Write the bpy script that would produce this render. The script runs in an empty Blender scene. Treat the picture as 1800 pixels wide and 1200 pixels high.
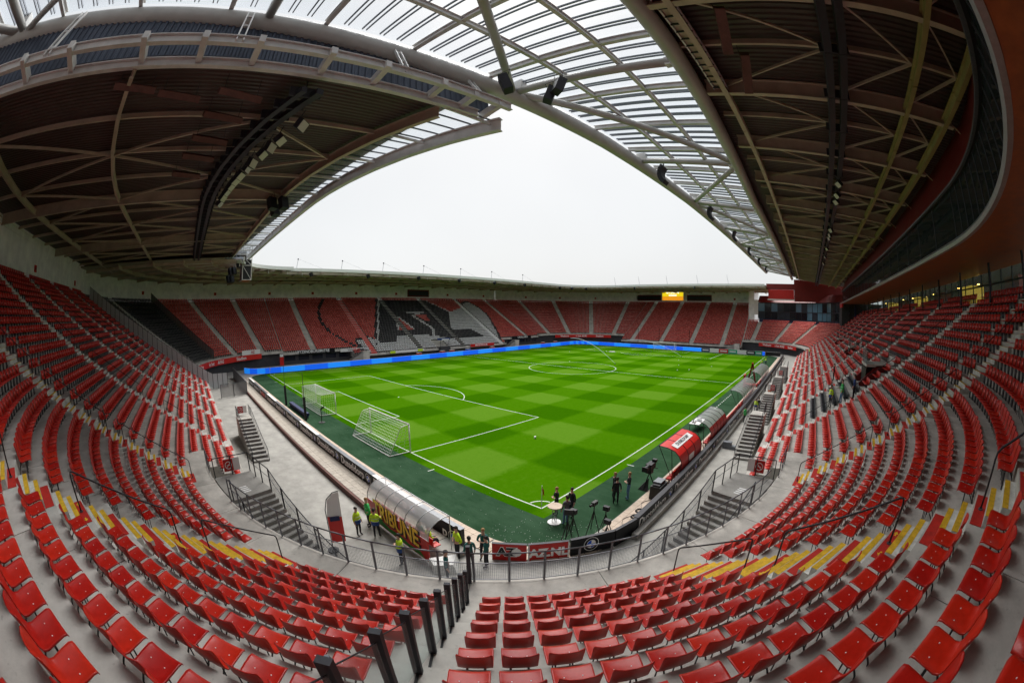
import bpy, bmesh, math, random
import numpy as np
from mathutils import Vector, Matrix, Quaternion
random.seed(7); np.random.seed(7)
SC = bpy.context.scene
COL = SC.collection
R_ = math.radians
# ------------------------------------------------------------------ camera (fisheye lens, equisolid)
CAM = Vector((13.4033, -16.924, 11.4525))
YAW, PITCH = -0.7508, -0.0716
fwd = Vector((math.sin(YAW)*math.cos(PITCH), math.cos(YAW)*math.cos(PITCH), math.sin(PITCH)))
cd = bpy.data.cameras.new('camera'); cam = bpy.data.objects.new('camera', cd); COL.objects.link(cam)
cam.location = CAM; cam.rotation_euler = fwd.to_track_quat('-Z', 'Y').to_euler()
cd.type = 'PANO'; cd.sensor_width = 36.0; cd.sensor_fit = 'HORIZONTAL'
pc = getattr(cd, 'cycles', cd)
if not hasattr(pc, 'panorama_type'): pc = cd
pc.panorama_type = 'FISHEYE_EQUISOLID'; pc.fisheye_lens = 709.02*36/1800; pc.fisheye_fov = R_(240)
cd.clip_start = 0.05; cd.clip_end = 3000
SC.camera = cam
# ------------------------------------------------------------------ overcast sky, weak sun, exposure
W = bpy.data.worlds.new('World'); SC.world = W; W.use_nodes = True
wn = W.node_tree.nodes; wl = W.node_tree.links; wn.clear()
sky = wn.new('ShaderNodeTexSky'); sky.sky_type = 'NISHITA'; sky.sun_disc = False
SUN_EL, SUN_AZ = R_(56), R_(318)
sky.sun_elevation = SUN_EL; sky.sun_rotation = SUN_AZ; sky.dust_density = 6; sky.air_density = 1.2
b1 = wn.new('ShaderNodeBackground'); b1.inputs['Strength'].default_value = 0.05
wl.new(sky.outputs[0], b1.inputs['Color'])
b2 = wn.new('ShaderNodeBackground'); b2.inputs['Color'].default_value = (0.965, 0.985, 1.0, 1); b2.inputs['Strength'].default_value = 0.80
tc = wn.new('ShaderNodeTexCoord'); nz = wn.new('ShaderNodeTexNoise'); nz.inputs['Scale'].default_value = 1.1; nz.inputs['Detail'].default_value = 4
rp = wn.new('ShaderNodeMapRange'); rp.inputs[1].default_value = .3; rp.inputs[2].default_value = .7; rp.inputs[3].default_value = .250; rp.inputs[4].default_value = .284
wl.new(tc.outputs['Generated'], nz.inputs['Vector']); wl.new(nz.outputs['Fac'], rp.inputs[0]); wl.new(rp.outputs[0], b2.inputs['Strength'])
mx = wn.new('ShaderNodeMixShader'); mx.inputs[0].default_value = 0.90
wl.new(b1.outputs[0], mx.inputs[1]); wl.new(b2.outputs[0], mx.inputs[2])
wo = wn.new('ShaderNodeOutputWorld'); wl.new(mx.outputs[0], wo.inputs['Surface'])
sd = bpy.data.lights.new('sun', 'SUN'); sd.energy = 1.5; sd.angle = R_(45); sd.color = (1, .97, .93)
sun = bpy.data.objects.new('sun', sd); COL.objects.link(sun)
sdir = Vector((math.sin(SUN_AZ)*math.cos(SUN_EL), math.cos(SUN_AZ)*math.cos(SUN_EL), math.sin(SUN_EL)))
sun.rotation_euler = (-sdir).to_track_quat('-Z', 'Y').to_euler(); sun.location = (0, 0, 80)
SC.view_settings.view_transform = 'Standard'; SC.view_settings.look = 'None'; SC.view_settings.gamma = 1
SC.view_settings.exposure = 1.75; SC.view_settings.use_curve_mapping = False
SC.cycles.max_bounces = 8; SC.cycles.transparent_max_bounces = 24; SC.cycles.diffuse_bounces = 4
SC.cycles.use_denoising = True; SC.cycles.sample_clamp_indirect = 6

# ------------------------------------------------------------------ materials
M = {}
def mat(name, col, rough=.6, metal=0., var=.0, scale=3., bump=0., col2=None, spec=.4, alpha=None, coat=0., detail=5.):
    m = bpy.data.materials.new(name); m.use_nodes = True
    nt = m.node_tree; b = nt.nodes['Principled BSDF']
    b.inputs['Roughness'].default_value = rough; b.inputs['Metallic'].default_value = metal
    b.inputs['Specular IOR Level'].default_value = spec
    if coat: b.inputs['Coat Weight'].default_value = coat
    c = tuple(col)+(1,)
    b.inputs['Base Color'].default_value = c
    if var > 0 or col2:
        t = nt.nodes.new('ShaderNodeTexCoord'); n = nt.nodes.new('ShaderNodeTexNoise')
        n.inputs['Scale'].default_value = scale; n.inputs['Detail'].default_value = detail; n.inputs['Roughness'].default_value = .65
        nt.links.new(t.outputs['Object'], n.inputs['Vector'])
        r = nt.nodes.new('ShaderNodeValToRGB'); e = r.color_ramp.elements
        e[0].position = .32; e[1].position = .68
        c2 = col2 if col2 else tuple(min(1, x*(1+var)) for x in col)
        e[0].color = tuple(x*(1-var) for x in col)+(1,); e[1].color = tuple(c2)+(1,)
        nt.links.new(n.outputs['Fac'], r.inputs[0]); nt.links.new(r.outputs[0], b.inputs['Base Color'])
        rr = nt.nodes.new('ShaderNodeMapRange'); rr.inputs[3].default_value = max(0, rough-.12); rr.inputs[4].default_value = min(1, rough+.12)
        nt.links.new(n.outputs['Fac'], rr.inputs[0]); nt.links.new(rr.outputs[0], b.inputs['Roughness'])
        if bump:
            n2 = nt.nodes.new('ShaderNodeTexNoise'); n2.inputs['Scale'].default_value = scale*12; n2.inputs['Detail'].default_value = 4
            nt.links.new(t.outputs['Object'], n2.inputs['Vector'])
            bp = nt.nodes.new('ShaderNodeBump'); bp.inputs['Strength'].default_value = bump; bp.inputs['Distance'].default_value = .02
            nt.links.new(n2.outputs['Fac'], bp.inputs['Height']); nt.links.new(bp.outputs[0], b.inputs['Normal'])
    M[name] = m
    return m
def clear(name, col, amount, rough=.15, trans=.0):
    """a see-through sheet: mostly transparent, with some gloss and some diffuse translucency"""
    m = bpy.data.materials.new(name); m.use_nodes = True; nt = m.node_tree; nt.nodes.clear()
    o = nt.nodes.new('ShaderNodeOutputMaterial'); t = nt.nodes.new('ShaderNodeBsdfTransparent'); t.inputs[0].default_value = tuple(col)+(1,)
    p = nt.nodes.new('ShaderNodeBsdfPrincipled'); p.inputs['Base Color'].default_value = tuple(col)+(1,); p.inputs['Roughness'].default_value = rough
    last = p.outputs[0]
    if trans:
        tr = nt.nodes.new('ShaderNodeBsdfTranslucent'); tr.inputs[0].default_value = tuple(col)+(1,)
        m1 = nt.nodes.new('ShaderNodeMixShader'); m1.inputs[0].default_value = trans
        nt.links.new(last, m1.inputs[1]); nt.links.new(tr.outputs[0], m1.inputs[2]); last = m1.outputs[0]
    mm = nt.nodes.new('ShaderNodeMixShader'); mm.inputs[0].default_value = amount
    nt.links.new(t.outputs[0], mm.inputs[1]); nt.links.new(last, mm.inputs[2]); nt.links.new(mm.outputs[0], o.inputs[0])
    M[name] = m
    return m
def emit(name, col, s):
    m = bpy.data.materials.new(name); m.use_nodes = True; b = m.node_tree.nodes['Principled BSDF']
    b.inputs['Base Color'].default_value = tuple(col)+(1,); b.inputs['Emission Color'].default_value = tuple(col)+(1,); b.inputs['Emission Strength'].default_value = s
    M[name] = m
    return m
def concrete(name, col, stain=.35):
    m = mat(name, col, .85, var=.2, scale=.8, bump=.3)
    nt = m.node_tree; b = nt.nodes['Principled BSDF']
    src = b.inputs['Base Color'].links[0].from_socket
    t = nt.nodes.new('ShaderNodeNewGeometry')
    n = nt.nodes.new('ShaderNodeTexNoise'); n.inputs['Scale'].default_value = .55; n.inputs['Detail'].default_value = 8; n.inputs['Roughness'].default_value = .7
    nt.links.new(t.outputs['Position'], n.inputs['Vector'])
    n3 = nt.nodes.new('ShaderNodeTexNoise'); n3.inputs['Scale'].default_value = 9; n3.inputs['Detail'].default_value = 3
    nt.links.new(t.outputs['Position'], n3.inputs['Vector'])
    mr = nt.nodes.new('ShaderNodeMapRange'); mr.inputs[1].default_value = .42; mr.inputs[2].default_value = .75; mr.inputs[3].default_value = 0; mr.inputs[4].default_value = stain
    nt.links.new(n.outputs['Fac'], mr.inputs[0])
    mr3 = nt.nodes.new('ShaderNodeMapRange'); mr3.inputs[1].default_value = .66; mr3.inputs[2].default_value = .74; mr3.inputs[4].default_value = .35
    nt.links.new(n3.outputs['Fac'], mr3.inputs[0])
    ad = nt.nodes.new('ShaderNodeMath'); ad.operation = 'ADD'; ad.use_clamp = True
    nt.links.new(mr.outputs[0], ad.inputs[0]); nt.links.new(mr3.outputs[0], ad.inputs[1])
    mixc = nt.nodes.new('ShaderNodeMixRGB'); mixc.inputs[2].default_value = tuple(x*.38 for x in col)+(1,)
    nt.links.new(ad.outputs[0], mixc.inputs[0]); nt.links.new(src, mixc.inputs[1]); nt.links.new(mixc.outputs[0], b.inputs['Base Color'])
    return m
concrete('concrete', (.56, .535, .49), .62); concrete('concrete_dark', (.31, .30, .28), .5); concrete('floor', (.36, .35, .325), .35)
m_ = mat('seat_red', (.50, .012, .006), .34, var=.16, scale=5, spec=.5)
_n = m_.node_tree; _b = _n.nodes['Principled BSDF']; _src = _b.inputs['Base Color'].links[0].from_socket
_oi = _n.nodes.new('ShaderNodeObjectInfo'); _hs = _n.nodes.new('ShaderNodeHueSaturation'); _mr = _n.nodes.new('ShaderNodeMapRange'); _mr.inputs[3].default_value = .84; _mr.inputs[4].default_value = 1.14
_mh = _n.nodes.new('ShaderNodeMapRange'); _mh.inputs[3].default_value = .499; _mh.inputs[4].default_value = .5025
_n.links.new(_oi.outputs['Random'], _mr.inputs[0]); _n.links.new(_oi.outputs['Random'], _mh.inputs[0]); _n.links.new(_mr.outputs[0], _hs.inputs['Value']); _n.links.new(_mh.outputs[0], _hs.inputs['Hue']); _n.links.new(_src, _hs.inputs['Color'])
_tc = _n.nodes.new('ShaderNodeNewGeometry'); _sc = _n.nodes.new('ShaderNodeTexNoise'); _sc.inputs['Scale'].default_value = 38; _sc.inputs['Detail'].default_value = 6; _n.links.new(_tc.outputs['Position'], _sc.inputs['Vector'])
_sr = _n.nodes.new('ShaderNodeMapRange'); _sr.inputs[1].default_value = .62; _sr.inputs[2].default_value = .78; _sr.inputs[4].default_value = .35; _n.links.new(_sc.outputs['Fac'], _sr.inputs[0])
_mx = _n.nodes.new('ShaderNodeMixRGB'); _mx.inputs[2].default_value = (.36, .12, .09, 1); _n.links.new(_sr.outputs[0], _mx.inputs[0]); _n.links.new(_hs.outputs[0], _mx.inputs[1]); _n.links.new(_mx.outputs[0], _b.inputs['Base Color'])
mat('seat_metal', (.05, .05, .055), .5, .3)
mat('steel_dark', (.03, .03, .038), .55, .2, var=.2, scale=6)
mat('steel_grey', (.16, .17, .19), .45, .6, var=.2, scale=6)
mat('steel_light', (.42, .43, .44), .4, .5, var=.12, scale=5)
mat('white_paint', (.78, .78, .76), .5, var=.06, scale=6)
mat('step_white', (.62, .61, .57), .7, var=.2, scale=5, bump=.2)
mat('step_yellow', (.72, .43, .02), .7, var=.22, scale=7, bump=.2)
mat('step_red', (.50, .02, .012), .7, var=.2, scale=6, bump=.2)
mat('tube_paint', (.40, .385, .36), .45, .1, var=.1, scale=.7)
mat('beam_paint', (.44, .36, .28), .55, .1, var=.15, scale=.8)
mat('beam_white', (.60, .59, .57), .5, .1, var=.12, scale=1.2)
mat('beam_yellow', (.34, .29, .12), .55, .1, var=.15, scale=1)
mat('deck', (.075, .058, .050), .5, .35, var=.2, scale=.6)
mat('deck_blue', (.055, .065, .09), .45, .4, var=.2, scale=.6)
mat('wall_white', (.88, .875, .92), .5, .1, var=.14, scale=.6)
mat('black', (.012, .012, .014), .5); mat('black_board', (.010, .010, .013), .5, spec=.18)
mat('red', (.50, .015, .012), .45, var=.1, scale=3); mat('red_bright', (.62, .02, .015), .4)
mat('dark_red', (.16, .008, .006), .5, var=.15, scale=1)
mat('white', (.80, .80, .80), .45); mat('letter_white', (.85, .85, .85), .5)
mat('blue', (.01, .10, .62), .4); mat('blue_dark', (.01, .05, .22), .5); mat('navy', (.02, .03, .10), .7)
emit('led_a', (.012, .24, .90), .22); emit('led_b', (.004, .11, .80), .22)
mat('green_board', (.02, .40, .22), .4)
mat('paver', (.52, .42, .34), .85, var=.16, scale=2.2, bump=.3)
mat('paver_grey', (.40, .36, .31), .85, var=.18, scale=2.2, bump=.3)
mat('kerb_brown', (.13, .06, .05), .8, var=.2, scale=3)
mat('orange_wood', (.34, .105, .03), .5, var=.25, scale=1.5)
mat('net', (.88, .88, .88), .7); mat('yellow', (.80, .50, .02), .5); mat('lime', (.62, .85, .03), .6)
mat('hivis', (.55, .80, .02), .6, var=.08, scale=9); mat('green_vest', (.03, .42, .09), .65, var=.1, scale=9)
mat('jacket_black', (.016, .016, .02), .8, var=.2, scale=9); mat('jacket_teal', (.015, .11, .10), .8, var=.2, scale=9); mat('jacket_grey', (.13, .12, .15), .8, var=.15, scale=9)
mat('jeans', (.10, .19, .34), .85, var=.2, scale=12); mat('trousers_dark', (.02, .02, .026), .85); mat('orange_vest', (.85, .16, .02), .6)
mat('skin', (.52, .30, .22), .55); mat('hair_dark', (.025, .018, .013), .7); mat('hair_fair', (.30, .17, .07), .7); mat('shoe', (.03, .03, .03), .6)
mat('blue_jacket', (.04, .10, .33), .8)
mat('speaker', (.018, .018, .024), .6, var=.2, scale=8)
clear('glass', (.88, .93, .93), .14, .05); clear('glass_dark', (.035, .045, .05), .62, .04); clear('polycarbonate', (.86, .90, .94), .24, .3, .35)
clear('polycarb_shelter', (.90, .92, .94), .40, .1, .35); clear('mesh_sheet', (.5, .5, .5), .35, .5)
clear('panel_white', (.72, .74, .76), .80, .35, .4); clear('jet', (.9, .95, 1.0), .30, .4, .6)
emit('lamp_warm', (1.0, .62, .15), 2.2); emit('lamp_white', (.9, .95, 1), 3.0)
emit('screen_yellow', (.75, .58, .01), .32); emit('screen_orange', (.75, .28, .01), .3); emit('screen_white', (1, 1, .95), .3)
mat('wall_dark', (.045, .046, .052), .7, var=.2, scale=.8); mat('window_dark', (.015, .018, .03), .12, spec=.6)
mat('facade_sky_tint', (.10, .20, .28), .12, spec=.7); mat('facade_grey', (.035, .045, .06), .1, spec=.7); mat('facade_black', (.012, .014, .02), .12, spec=.6)  # bluer and darker panes put varied sky reflections into the glass colour
mat('lens', (.55, .50, .48), .2); mat('line_paint', (.46, .50, .45), .7, var=.1, scale=4); mat('deck_far_lit', (.26, .23, .17), .6, var=.2, scale=.7); mat('paper', (.8, .8, .78), .8)  # far deck is the deck lightened, its extra light put into the colour
emit('window_yellow', (.45, .30, .04), .22); mat('green_print', (.03, .20, .03), .6); mat('letter_yellow', (.85, .50, .03), .5)

# ------------------------------------------------------------------ object helpers
def link(o, parent=None):
    COL.objects.link(o)
    if parent is not None: o.parent = parent
    return o
def tag(o, label=None, cat=None, group=None, kind=None):
    if label: o['label'] = label
    if cat: o['category'] = cat
    if group: o['group'] = group
    if kind: o['kind'] = kind
    return o
def thing(name, label, cat, loc=(0, 0, 0), group=None, rz=0.):
    o = bpy.data.objects.new(name, None); o.empty_display_size = .2; link(o); o.location = loc; o.rotation_euler = (0, 0, rz)
    return tag(o, label, cat, group)
class MB:
    """collects faces; build() links them as one mesh object"""
    def __init__(s): s.v = []; s.f = []; s.m = []; s.mats = []
    def mi(s, m):
        if m not in s.mats: s.mats.append(m)
        return s.mats.index(m)
    def add(s, verts, faces, m):
        o = len(s.v); s.v.extend([tuple(p) for p in verts]); k = s.mi(m)
        for f in faces: s.f.append(tuple(i+o for i in f)); s.m.append(k)
        return s
    def box(s, c, size, m, rot=None):
        x, y, z = size[0]/2, size[1]/2, size[2]/2
        vs = [Vector((sx*x, sy*y, sz*z)) for sx in (-1, 1) for sy in (-1, 1) for sz in (-1, 1)]
        if rot is not None: vs = [rot @ v for v in vs]
        c = Vector(c)
        return s.add([v+c for v in vs], [(0, 1, 3, 2), (4, 6, 7, 5), (0, 4, 5, 1), (2, 3, 7, 6), (0, 2, 6, 4), (1, 5, 7, 3)], m)
    def bar(s, a, b, w, h, m, up=(0, 0, 1)):
        a, b = Vector(a), Vector(b); d = (b-a); L = d.length; d.normalize(); u = Vector(up)
        if abs(d.dot(u)) > .99: u = Vector((0, 1, 0))
        r = d.cross(u).normalized(); u = r.cross(d)
        rot = Matrix((r, d, u)).transposed()
        return s.box((a+b)/2, (w, L, h), m, rot)
    def ibeam(s, a, b, w, h, m, t=.05):
        """flanged beam: two flanges and a web"""
        u = Vector((0, 0, 1)); a, b = Vector(a), Vector(b)
        s.bar(a+u*(h/2-t/2), b+u*(h/2-t/2), w, t, m); s.bar(a-u*(h/2-t/2), b-u*(h/2-t/2), w, t, m)
        return s.bar(a, b, t, h-2*t-.004, m)
    def tube(s, pts, r, m, n=8, closed=False, r2=None, cap=True):
        pts = [Vector(p) for p in pts]; N = len(pts); rings = []
        ref = None
        for i, p in enumerate(pts):
            if closed: d = pts[(i+1) % N]-pts[i-1]
            else: d = pts[min(i+1, N-1)]-pts[max(i-1, 0)]
            d.normalize()
            u = Vector((0, 0, 1)) if abs(d.z) < .95 else Vector((1, 0, 0))
            if ref is not None: u = ref
            x = d.cross(u)
            if x.length < 1e-4: x = d.cross(Vector((0, 1, .3)))
            x.normalize(); y = x.cross(d).normalized(); ref = y
            rr = r if r2 is None else r+(r2-r)*i/max(1, N-1)
            rings.append([p+(x*math.cos(k*2*math.pi/n)+y*math.sin(k*2*math.pi/n))*rr for k in range(n)])
        vs = [v for rg in rings for v in rg]; fs = []
        for i in range(N if closed else N-1):
            j = (i+1) % N
            for k in range(n):
                l = (k+1) % n
                fs.append((i*n+k, i*n+l, j*n+l, j*n+k))
        if cap and not closed: fs.append(tuple(range(n-1, -1, -1))); fs.append(tuple((N-1)*n+k for k in range(n)))
        return s.add(vs, fs, m)
    def quad(s, a, b, c, d, m): return s.add([a, b, c, d], [(0, 1, 2, 3)], m)
    def slab(s, poly, z0, z1, m):
        """flat polygon given thickness"""
        n = len(poly); vs = [(x, y, z0) for x, y in poly]+[(x, y, z1) for x, y in poly]
        return s.add(vs, [tuple(range(n-1, -1, -1)), tuple(range(n, 2*n))]+[(i, (i+1) % n, n+(i+1) % n, n+i) for i in range(n)], m)
    def cyl(s, c, r, h, m, n=16, axis=(0, 0, 1), r2=None):
        c = Vector(c); a = Vector(axis).normalized()
        return s.tube([c-a*h/2, c+a*h/2], r, m, n, r2=r2)
    def mesh(s, name, smooth=False):
        me = bpy.data.meshes.new(name); me.from_pydata(s.v, [], s.f)
        for m in s.mats: me.materials.append(M[m])
        me.polygons.foreach_set('material_index', s.m)
        if smooth: me.polygons.foreach_set('use_smooth', [True]*len(s.f))
        me.update()
        return me
    def build(s, name, parent=None, smooth=False, **kw):
        o = bpy.data.objects.new(name, s.mesh(name, smooth)); link(o, parent)
        return tag(o, **kw) if kw else o
def copy_tree(o, parent=None):
    c = o.copy(); COL.objects.link(c); c.parent = parent
    for ch in o.children: copy_tree(ch, c)
    return c
def text(body, parent, org, xd, up, size, m, name='lettering', ext=.004, bold=0., align='CENTER', sx=1.):
    cu = bpy.data.curves.new(name, 'FONT'); cu.body = body; cu.size = size; cu.extrude = ext; cu.align_x = align; cu.align_y = 'CENTER'; cu.offset = bold
    cu.resolution_u = 3; cu.materials.append(M[m])
    tmp = bpy.data.objects.new('tmp', cu); COL.objects.link(tmp); bpy.context.view_layer.update()
    me = bpy.data.meshes.new_from_object(tmp.evaluated_get(bpy.context.evaluated_depsgraph_get())); bpy.data.objects.remove(tmp); bpy.data.curves.remove(cu)
    o = bpy.data.objects.new(name, me); link(o, parent)
    x = Vector(xd).normalized(); u = Vector(up).normalized(); n = x.cross(u).normalized(); u = n.cross(x)
    mt = Matrix((x*sx, u, n)).transposed().to_4x4(); mt.translation = Vector(org)
    o['kind'] = 'stuff'
    if parent is not None: root = parent.parent or parent; mt = Matrix.Translation(-root.location) @ mt if not root.rotation_euler.z else root.matrix_basis.inverted() @ mt
    o.matrix_basis = mt
    return o
# ------------------------------------------------------------------ the bowl: a rounded rectangle of rows around the pitch
CX0, CX1, CY0, CY1 = -57.48, -10.52, 6.49, 98.51
RW, ZW = 23.35, 3.4                                   # walkway edge and height
def rp(seg): return (25.3, .93, .585) if seg in ('near', 'left', 'right') else (25.11, .80, .48)      # first riser, row depth, row rise
def base(seg, t):
    """foot point and outward direction; t is x or y on the straight stands, degrees in the corners"""
    if seg == 'left': return Vector((t, CY0, 0)), Vector((0, -1, 0))
    if seg == 'right': return Vector((CX1, t, 0)), Vector((1, 0, 0))
    if seg == 'end': return Vector((t, CY1, 0)), Vector((0, 1, 0))
    if seg == 'far': return Vector((CX0, t, 0)), Vector((-1, 0, 0))
    c = {'near': (CX1, CY0), 'east': (CX1, CY1), 'north': (CX0, CY1), 'west': (CX0, CY0)}[seg]
    a = R_(t); return Vector((c[0], c[1], 0)), Vector((math.cos(a), math.sin(a), 0))
def at(seg, t, R, z=0.):
    c, n = base(seg, t); p = c+n*R; p.z = z; return p
def rowF(i, seg): a, d, h = rp(seg); return a+d*(i-1)         # front of tread i
def rowB(i, seg): a, d, h = rp(seg); return a+d*i             # its back, at the next riser
def rowZ(i, seg): return ZW+rp(seg)[2]*i
def stations(seg, t0, t1):
    if seg in ('left', 'right', 'end', 'far'): return [(seg, t0), (seg, t1)]
    n = max(1, int(abs(t1-t0)/2.6)); return [(seg, t0+(t1-t0)*k/n) for k in range(n+1)]
def sweep(mb, st, prof, m, close=True):
    """profile of (R, z) swept along stations"""
    n = len(prof); vs = []; fs = []
    for seg, t in st:
        for R, z in prof: vs.append(at(seg, t, R, z))
    for i in range(len(st)-1):
        for k in range(n if close else n-1):
            l = (k+1) % n
            fs.append((i*n+k, (i+1)*n+k, (i+1)*n+l, i*n+l))
    if close: fs.append(tuple(range(n))); fs.append(tuple((len(st)-1)*n+k for k in range(n-1, -1, -1)))
    return mb.add(vs, fs, m)
# ------------------------------------------------------------------ ground, pitch, markings
def plane(name, x0, y0, x1, y1, z, m, parent=None, **kw):
    mb = MB(); mb.quad((x0, y0, z), (x1, y0, z), (x1, y1, z), (x0, y1, z), m); return mb.build(name, parent, **kw)
plane('ground', -900, -900, 900, 900, -.05, 'concrete_dark', kind='structure')
plane('concourse', -118, -56, 60, 168, 0, 'floor', kind='structure')
def grass_mat(name, cols, streak):
    m = bpy.data.materials.new(name); m.use_nodes = True; nt = m.node_tree; b = nt.nodes['Principled BSDF']
    b.inputs['Roughness'].default_value = .9; b.inputs['Specular IOR Level'].default_value = .0
    g = nt.nodes.new('ShaderNodeNewGeometry'); sp = nt.nodes.new('ShaderNodeSeparateXYZ'); nt.links.new(g.outputs['Position'], sp.inputs[0])
    def math_(op, a, bb, clamp=False):
        n = nt.nodes.new('ShaderNodeMath'); n.operation = op; n.use_clamp = clamp
        for i, v in enumerate((a, bb)):
            if v is None: continue
            if isinstance(v, (int, float)): n.inputs[i].default_value = v
            else: nt.links.new(v, n.inputs[i])
        return n.outputs[0]
    nz = nt.nodes.new('ShaderNodeTexNoise'); nz.inputs['Scale'].default_value = .35; nz.inputs['Detail'].default_value = 6; nt.links.new(g.outputs['Position'], nz.inputs['Vector'])
    wob = math_('MULTIPLY', math_('SUBTRACT', nz.outputs['Fac'], .5), .6)
    def sq(sock, w, off):
        fr = math_('FRACT', math_('DIVIDE', math_('ADD', math_('ADD', sock, off), wob), 2*w), None)
        a = math_('MULTIPLY', math_('SUBTRACT', math_('ABSOLUTE', math_('SUBTRACT', fr, .5), None), .25), 16)
        return math_('ADD', a, .5, True)       # 1 near the ends of the period, 0 in its middle
    if len(cols) == 3:
        bx = sq(sp.outputs[0], 68/12, 68/12*1.5)     # light for odd bands
        by = sq(sp.outputs[1], 5.5, 5.5*1.5)
        s = math_('ADD', math_('MULTIPLY', bx, .5), math_('MULTIPLY', by, .5))
    else:
        s = nz.outputs['Fac']
    fine = nt.nodes.new('ShaderNodeTexNoise'); fine.inputs['Scale'].default_value = 2.2; fine.inputs['Detail'].default_value = 9; fine.inputs['Roughness'].default_value = .75
    mp = nt.nodes.new('ShaderNodeMapping'); mp.inputs['Scale'].default_value = streak; nt.links.new(g.outputs['Position'], mp.inputs[0]); nt.links.new(mp.outputs[0], fine.inputs['Vector'])
    s2 = math_('ADD', s, math_('MULTIPLY', math_('SUBTRACT', fine.outputs['Fac'], .5), .9), True)
    r = nt.nodes.new('ShaderNodeValToRGB'); e = r.color_ramp.elements
    e[0].color = cols[0]+(1,); e[0].position = 0.0; e[1].color = cols[-1]+(1,); e[1].position = 1.0
    if len(cols) == 3: el = r.color_ramp.elements.new(.5); el.color = cols[1]+(1,)
    nt.links.new(s2, r.inputs[0]); nt.links.new(r.outputs[0], b.inputs['Base Color'])
    f3 = nt.nodes.new('ShaderNodeTexNoise'); f3.inputs['Scale'].default_value = 22; f3.inputs['Detail'].default_value = 4; nt.links.new(g.outputs['Position'], f3.inputs['Vector'])
    bp = nt.nodes.new('ShaderNodeBump'); bp.inputs['Strength'].default_value = .5; bp.inputs['Distance'].default_value = .04
    nt.links.new(f3.outputs['Fac'], bp.inputs['Height']); nt.links.new(bp.outputs[0], b.inputs['Normal'])
    M[name] = m
grass_mat('grass', [(.025, .096, .0004), (.043, .135, .001), (.076, .175, .011)], (1, 1, 1))
grass_mat('turf', [(.007, .029, .011), (.052, .100, .060)], (.35, 1, 1))
def roundrect(x0, y0, x1, y1, r, n=8):
    pts = []
    for cx, cy, a in ((x1-r, y0+r, -90), (x1-r, y1-r, 0), (x0+r, y1-r, 90), (x0+r, y0+r, 180)):
        for k in range(n+1): aa = R_(a+90*k/n); pts.append((cx+r*math.cos(aa), cy+r*math.sin(aa)))
    return pts
mb = MB(); rr = roundrect(-69.9, -4.45, 4.15, 108.3, 4.4)
mb.add([(x, y, .004) for x, y in rr], [tuple(range(len(rr)))], 'turf'); mb.build('turf_surround', kind='structure')
pitch = plane('pitch', -68.9, -.9, .9, 105.9, .008, 'grass', kind='structure')
LZ, LW = .013, .10
def line_strip(name, pts, w=LW, closed=False):
    mb = MB(); n = len(pts); vs = []
    for i, p in enumerate(pts):
        a = pts[i-1] if (closed or i > 0) else pts[i]; b = pts[(i+1) % n] if (closed or i < n-1) else pts[i]
        d = Vector((b[0]-a[0], b[1]-a[1])); d.normalize(); nn = Vector((-d.y, d.x))*w/2
        vs += [(p[0]+nn.x, p[1]+nn.y, LZ), (p[0]-nn.x, p[1]-nn.y, LZ)]
    fs = [(2*i, 2*i+1, 2*((i+1) % n)+1, 2*((i+1) % n)) for i in range(n if closed else n-1)]
    mb.add(vs, fs, 'line_paint'); return mb.build(name, pitch)
def arc(cx, cy, r, a0, a1, n=40): return [(cx+r*math.cos(R_(a0+(a1-a0)*k/n)), cy+r*math.sin(R_(a0+(a1-a0)*k/n))) for k in range(n+1)]
for x in (0, -68): line_strip('touch_line', [(x, -LW/2), (x, 105+LW/2)])
for y in (0, 105): line_strip('goal_line', [(-68+LW/2+.002, y), (-LW/2-.002, y)])
line_strip('halfway_line', [(-68+LW/2, 52.5), (-LW/2, 52.5)])
line_strip('centre_circle', arc(-34, 52.5, 9.15, 0, 360, 72)[:-1], closed=True)
for y, s in ((0, 1), (105, -1)):
    for w, d in ((40.32, 16.5), (18.32, 5.5)):
        x0, x1 = -34-w/2, -34+w/2
        line_strip('penalty_area_line' if w > 30 else 'goal_area_line', [(x0, y+s*LW/2), (x0, y+s*d)]); line_strip('penalty_area_line' if w > 30 else 'goal_area_line', [(x1, y+s*LW/2), (x1, y+s*d)])
        line_strip('penalty_area_line' if w > 30 else 'goal_area_line', [(x0-LW/2, y+s*(d+LW/2)), (x1+LW/2, y+s*(d+LW/2))])
    h = math.degrees(math.acos(5.5/9.15)); line_strip('penalty_arc', arc(-34, y+s*11, 9.15, s*90-h, s*90+h, 24))
    line_strip('penalty_spot', [(-34.12, y+s*11), (-33.88, y+s*11)], .22)
for x, y, a in ((0, 0, 90), (-68, 0, 0), (0, 105, 180), (-68, 105, 270)): line_strip('corner_arc', arc(x, y, 1.0, a+8, a+82, 10))
for x0, y0, x1, y1 in ((-9.6, -1.3, -9.6, -.7), (.7, 9.6, 1.3, 9.6), (.7, 95, 1.3, 95), (-58, -1.3, -58, -.7)): line_strip('distance_mark', [(x0, y0), (x1, y1)])
for k in range(12): line_strip('technical_area_dash', [(1.9, 31+k*1.0), (1.9, 31.5+k*1.0)], .12)
for k in range(10): line_strip('technical_area_dash', [(1.9, 60+k*1.2), (1.9, 60.7+k*1.2)], .12)
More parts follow.
